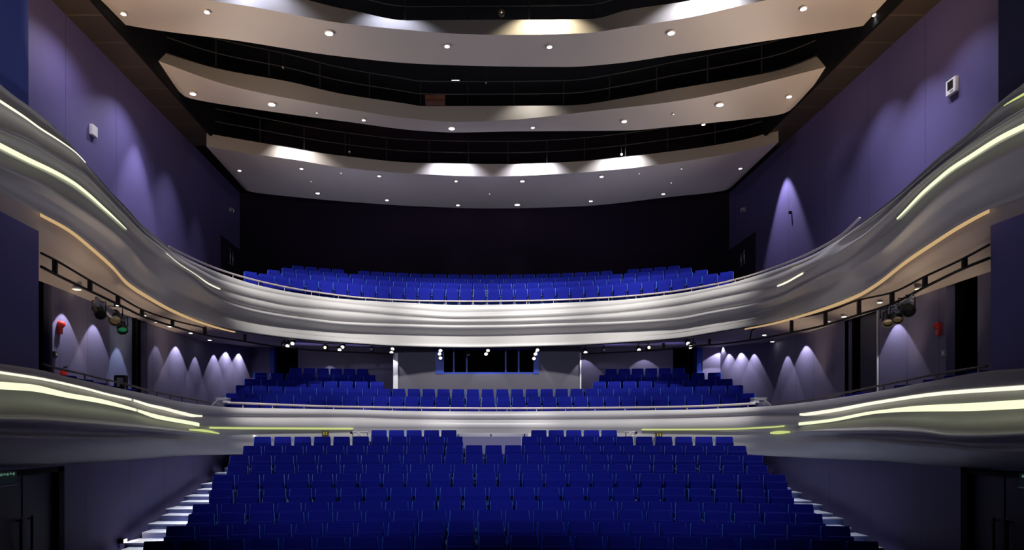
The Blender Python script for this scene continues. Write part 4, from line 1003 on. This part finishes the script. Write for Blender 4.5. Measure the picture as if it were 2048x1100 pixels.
wash_up(1572, 355, 1, 13.5, .65, 1150, .4); wash_up(1850, 150, 1, 13.6, 1.3, 900, 1); wash_up(1690, 250, 1, 13.6, 1.3, 800, 1); wash_up(1770, 200, 1, 13.6, 1.3, 600, 1); wash_up(1940, 60, 1, 13.6, 1.5, 500, 1)
for bi, q, r in DOWN:
    pw = {0: 25, 1: 90, 2: 90}[bi] * (r / 6.0)
    spot((q.x, q.y, q.z - .10), (q.x, q.y - (1.5 if bi == 2 else 0), 0), pw, 58 if bi == 2 else 74, .7, (.88, .90, 1.0), .06)
def graze(bi, px, power, col, up_=.55, out=.30):
    """lamp clamped to a catwalk, grazing down a panel front"""
    d = Arc(*BANDS[bi]['fa']).depth(px) + .38; q = P(px, BANDS[bi]['fS'](px), d)
    spot((q.x, q.y - .75, q.z + .75), (q.x, q.y - .35, q.z - .5), power * 2.2, 105, .8, col, .05)
for px, pw, c in ((600,110,(1,.97,.9)),(905,190,(.82,.82,1)),(1066,210,(.86,.86,1)),(1236,170,(.95,.95,1))): graze(2, px, pw, c)
for px, pw, c in ((1090,190,(1,.86,.58)),(1400,210,(.85,.87,1)),(790,60,(.7,.75,1)),(520,90,(.7,.75,1))): graze(0, px, pw, c)
graze(1, 1060, 30, (1,.95,.85))
# unseen spots added below the uppermost panel to brighten the balcony fronts
for x in (-7.0, -3.5, 0, 3.5, 7.0):
    spot((x * .8, 19.0 - abs(x) * .25, 13.2), (x, 26.3 - .038 * x * x, 8.1), 3300, 46, .8, (1, .98, .94), .15)
for x in (-6.4, -3.2, 0, 3.2, 6.4):
    spot((x * .85, 15.0, 10.2), (x, 23.9 - x * x * .06, 3.15), 3300, 27, .9, (1, .98, .95), .12)
# unseen warm uplights added over the gallery to light the soffit
for s_ in (-1, 1):
    for y in (14.9, 16.6, 18.6, 21.0):
        spot((s_ * 9.55, y, 3.7), (s_ * 9.45, y, 8), 90, 62, .9, (1, .80, .58), .2)
for x in (-7, -5, 5, 7):
    spot((x, 26.4, 5.0), (x, 27.0, 7), 34, 96, .8, (.28, .28, 1), .2)
# step lights along the aisles
for y in np.linspace(14.6, 20.6, 8):
    spot((-7.1, y, fz(y) + 1.0), (-7.0, y + .1, -3), 36, 108, .3, (.90, .93, 1.0), .05)
    spot((7.2, y, fz(y) + 1.0), (7.1, y + .1, -3), 12, 108, .3, (.68, .80, 1.0), .05)
spot((-8.1, 15.0, .46), (-7.0, 15.1, .35), 6, 150, .5, (1, .85, .65), .03)
# unseen fill spots added near the stage: some tilted up, some onto the stalls
for x in (-4.0, 4.0):
    spot((x, 8.6, 1.2), (x * 1.2, 19.5, 14.3), 780, 80, .9, (1.0, .93, .98), .5)
    spot((x, 1.5, 6.5), (x * 2.3, 20, 10.5), 700, 58, .9, VIOLET, .5)
    spot((x * .8, 4.0, 8.0), (x * .6, 20.5, 1.6), 2200, 54, 1.0, (.70, .70, 1.0), .4)
# unseen lamps added along the upper wings to brighten the ceiling panels, warmest outermost
for x in (-1, 1):
    for y, pw in ((15.0, 330), (19.0, 330), (23.0, 150)):
        spot((x * 8.9, y, 9.6), (x * 4.5, y + 3.0, 14.4), pw * 1.15, 92, .8, (1.0, .88, .78), .3)
    spot((x * 8.6, 13.5, 9.4), (x * 8.8, 18.0, 14.2), 1300, 80, .9, (1.0, .66, .34), .3)
    spot((x * 9.0, 18.0, 9.8), (x * 9.2, 22.5, 14.2), 260, 70, .9, (1.0, .70, .42), .3)
    for y in (15.0, 17.5, 20.0):  # unseen warm spots added below the wings to tint their lower ridge
        spot((x * 8.0, y, 4.3), (x * 9.0, y + .8, 7.2), 34, 60, .9, (1.0, .76, .48), .2)
for x in (-5, 0, 5):  # unseen bluish uplights added to lift the lowest ceiling panel
    spot((x, 27.0, 9.3), (x * 1.2, 29.6, 13.2), 120, 120, .9, (.70, .70, 1.0), .2)
for x in (-6.3, 6.3):  # soft unseen spots added to lift the lower balcony's rear wall
    spot((x, 26.3, 5.7), (x, 29.5, 5.5), 14, 100, .8, (1, .93, .92), .2)
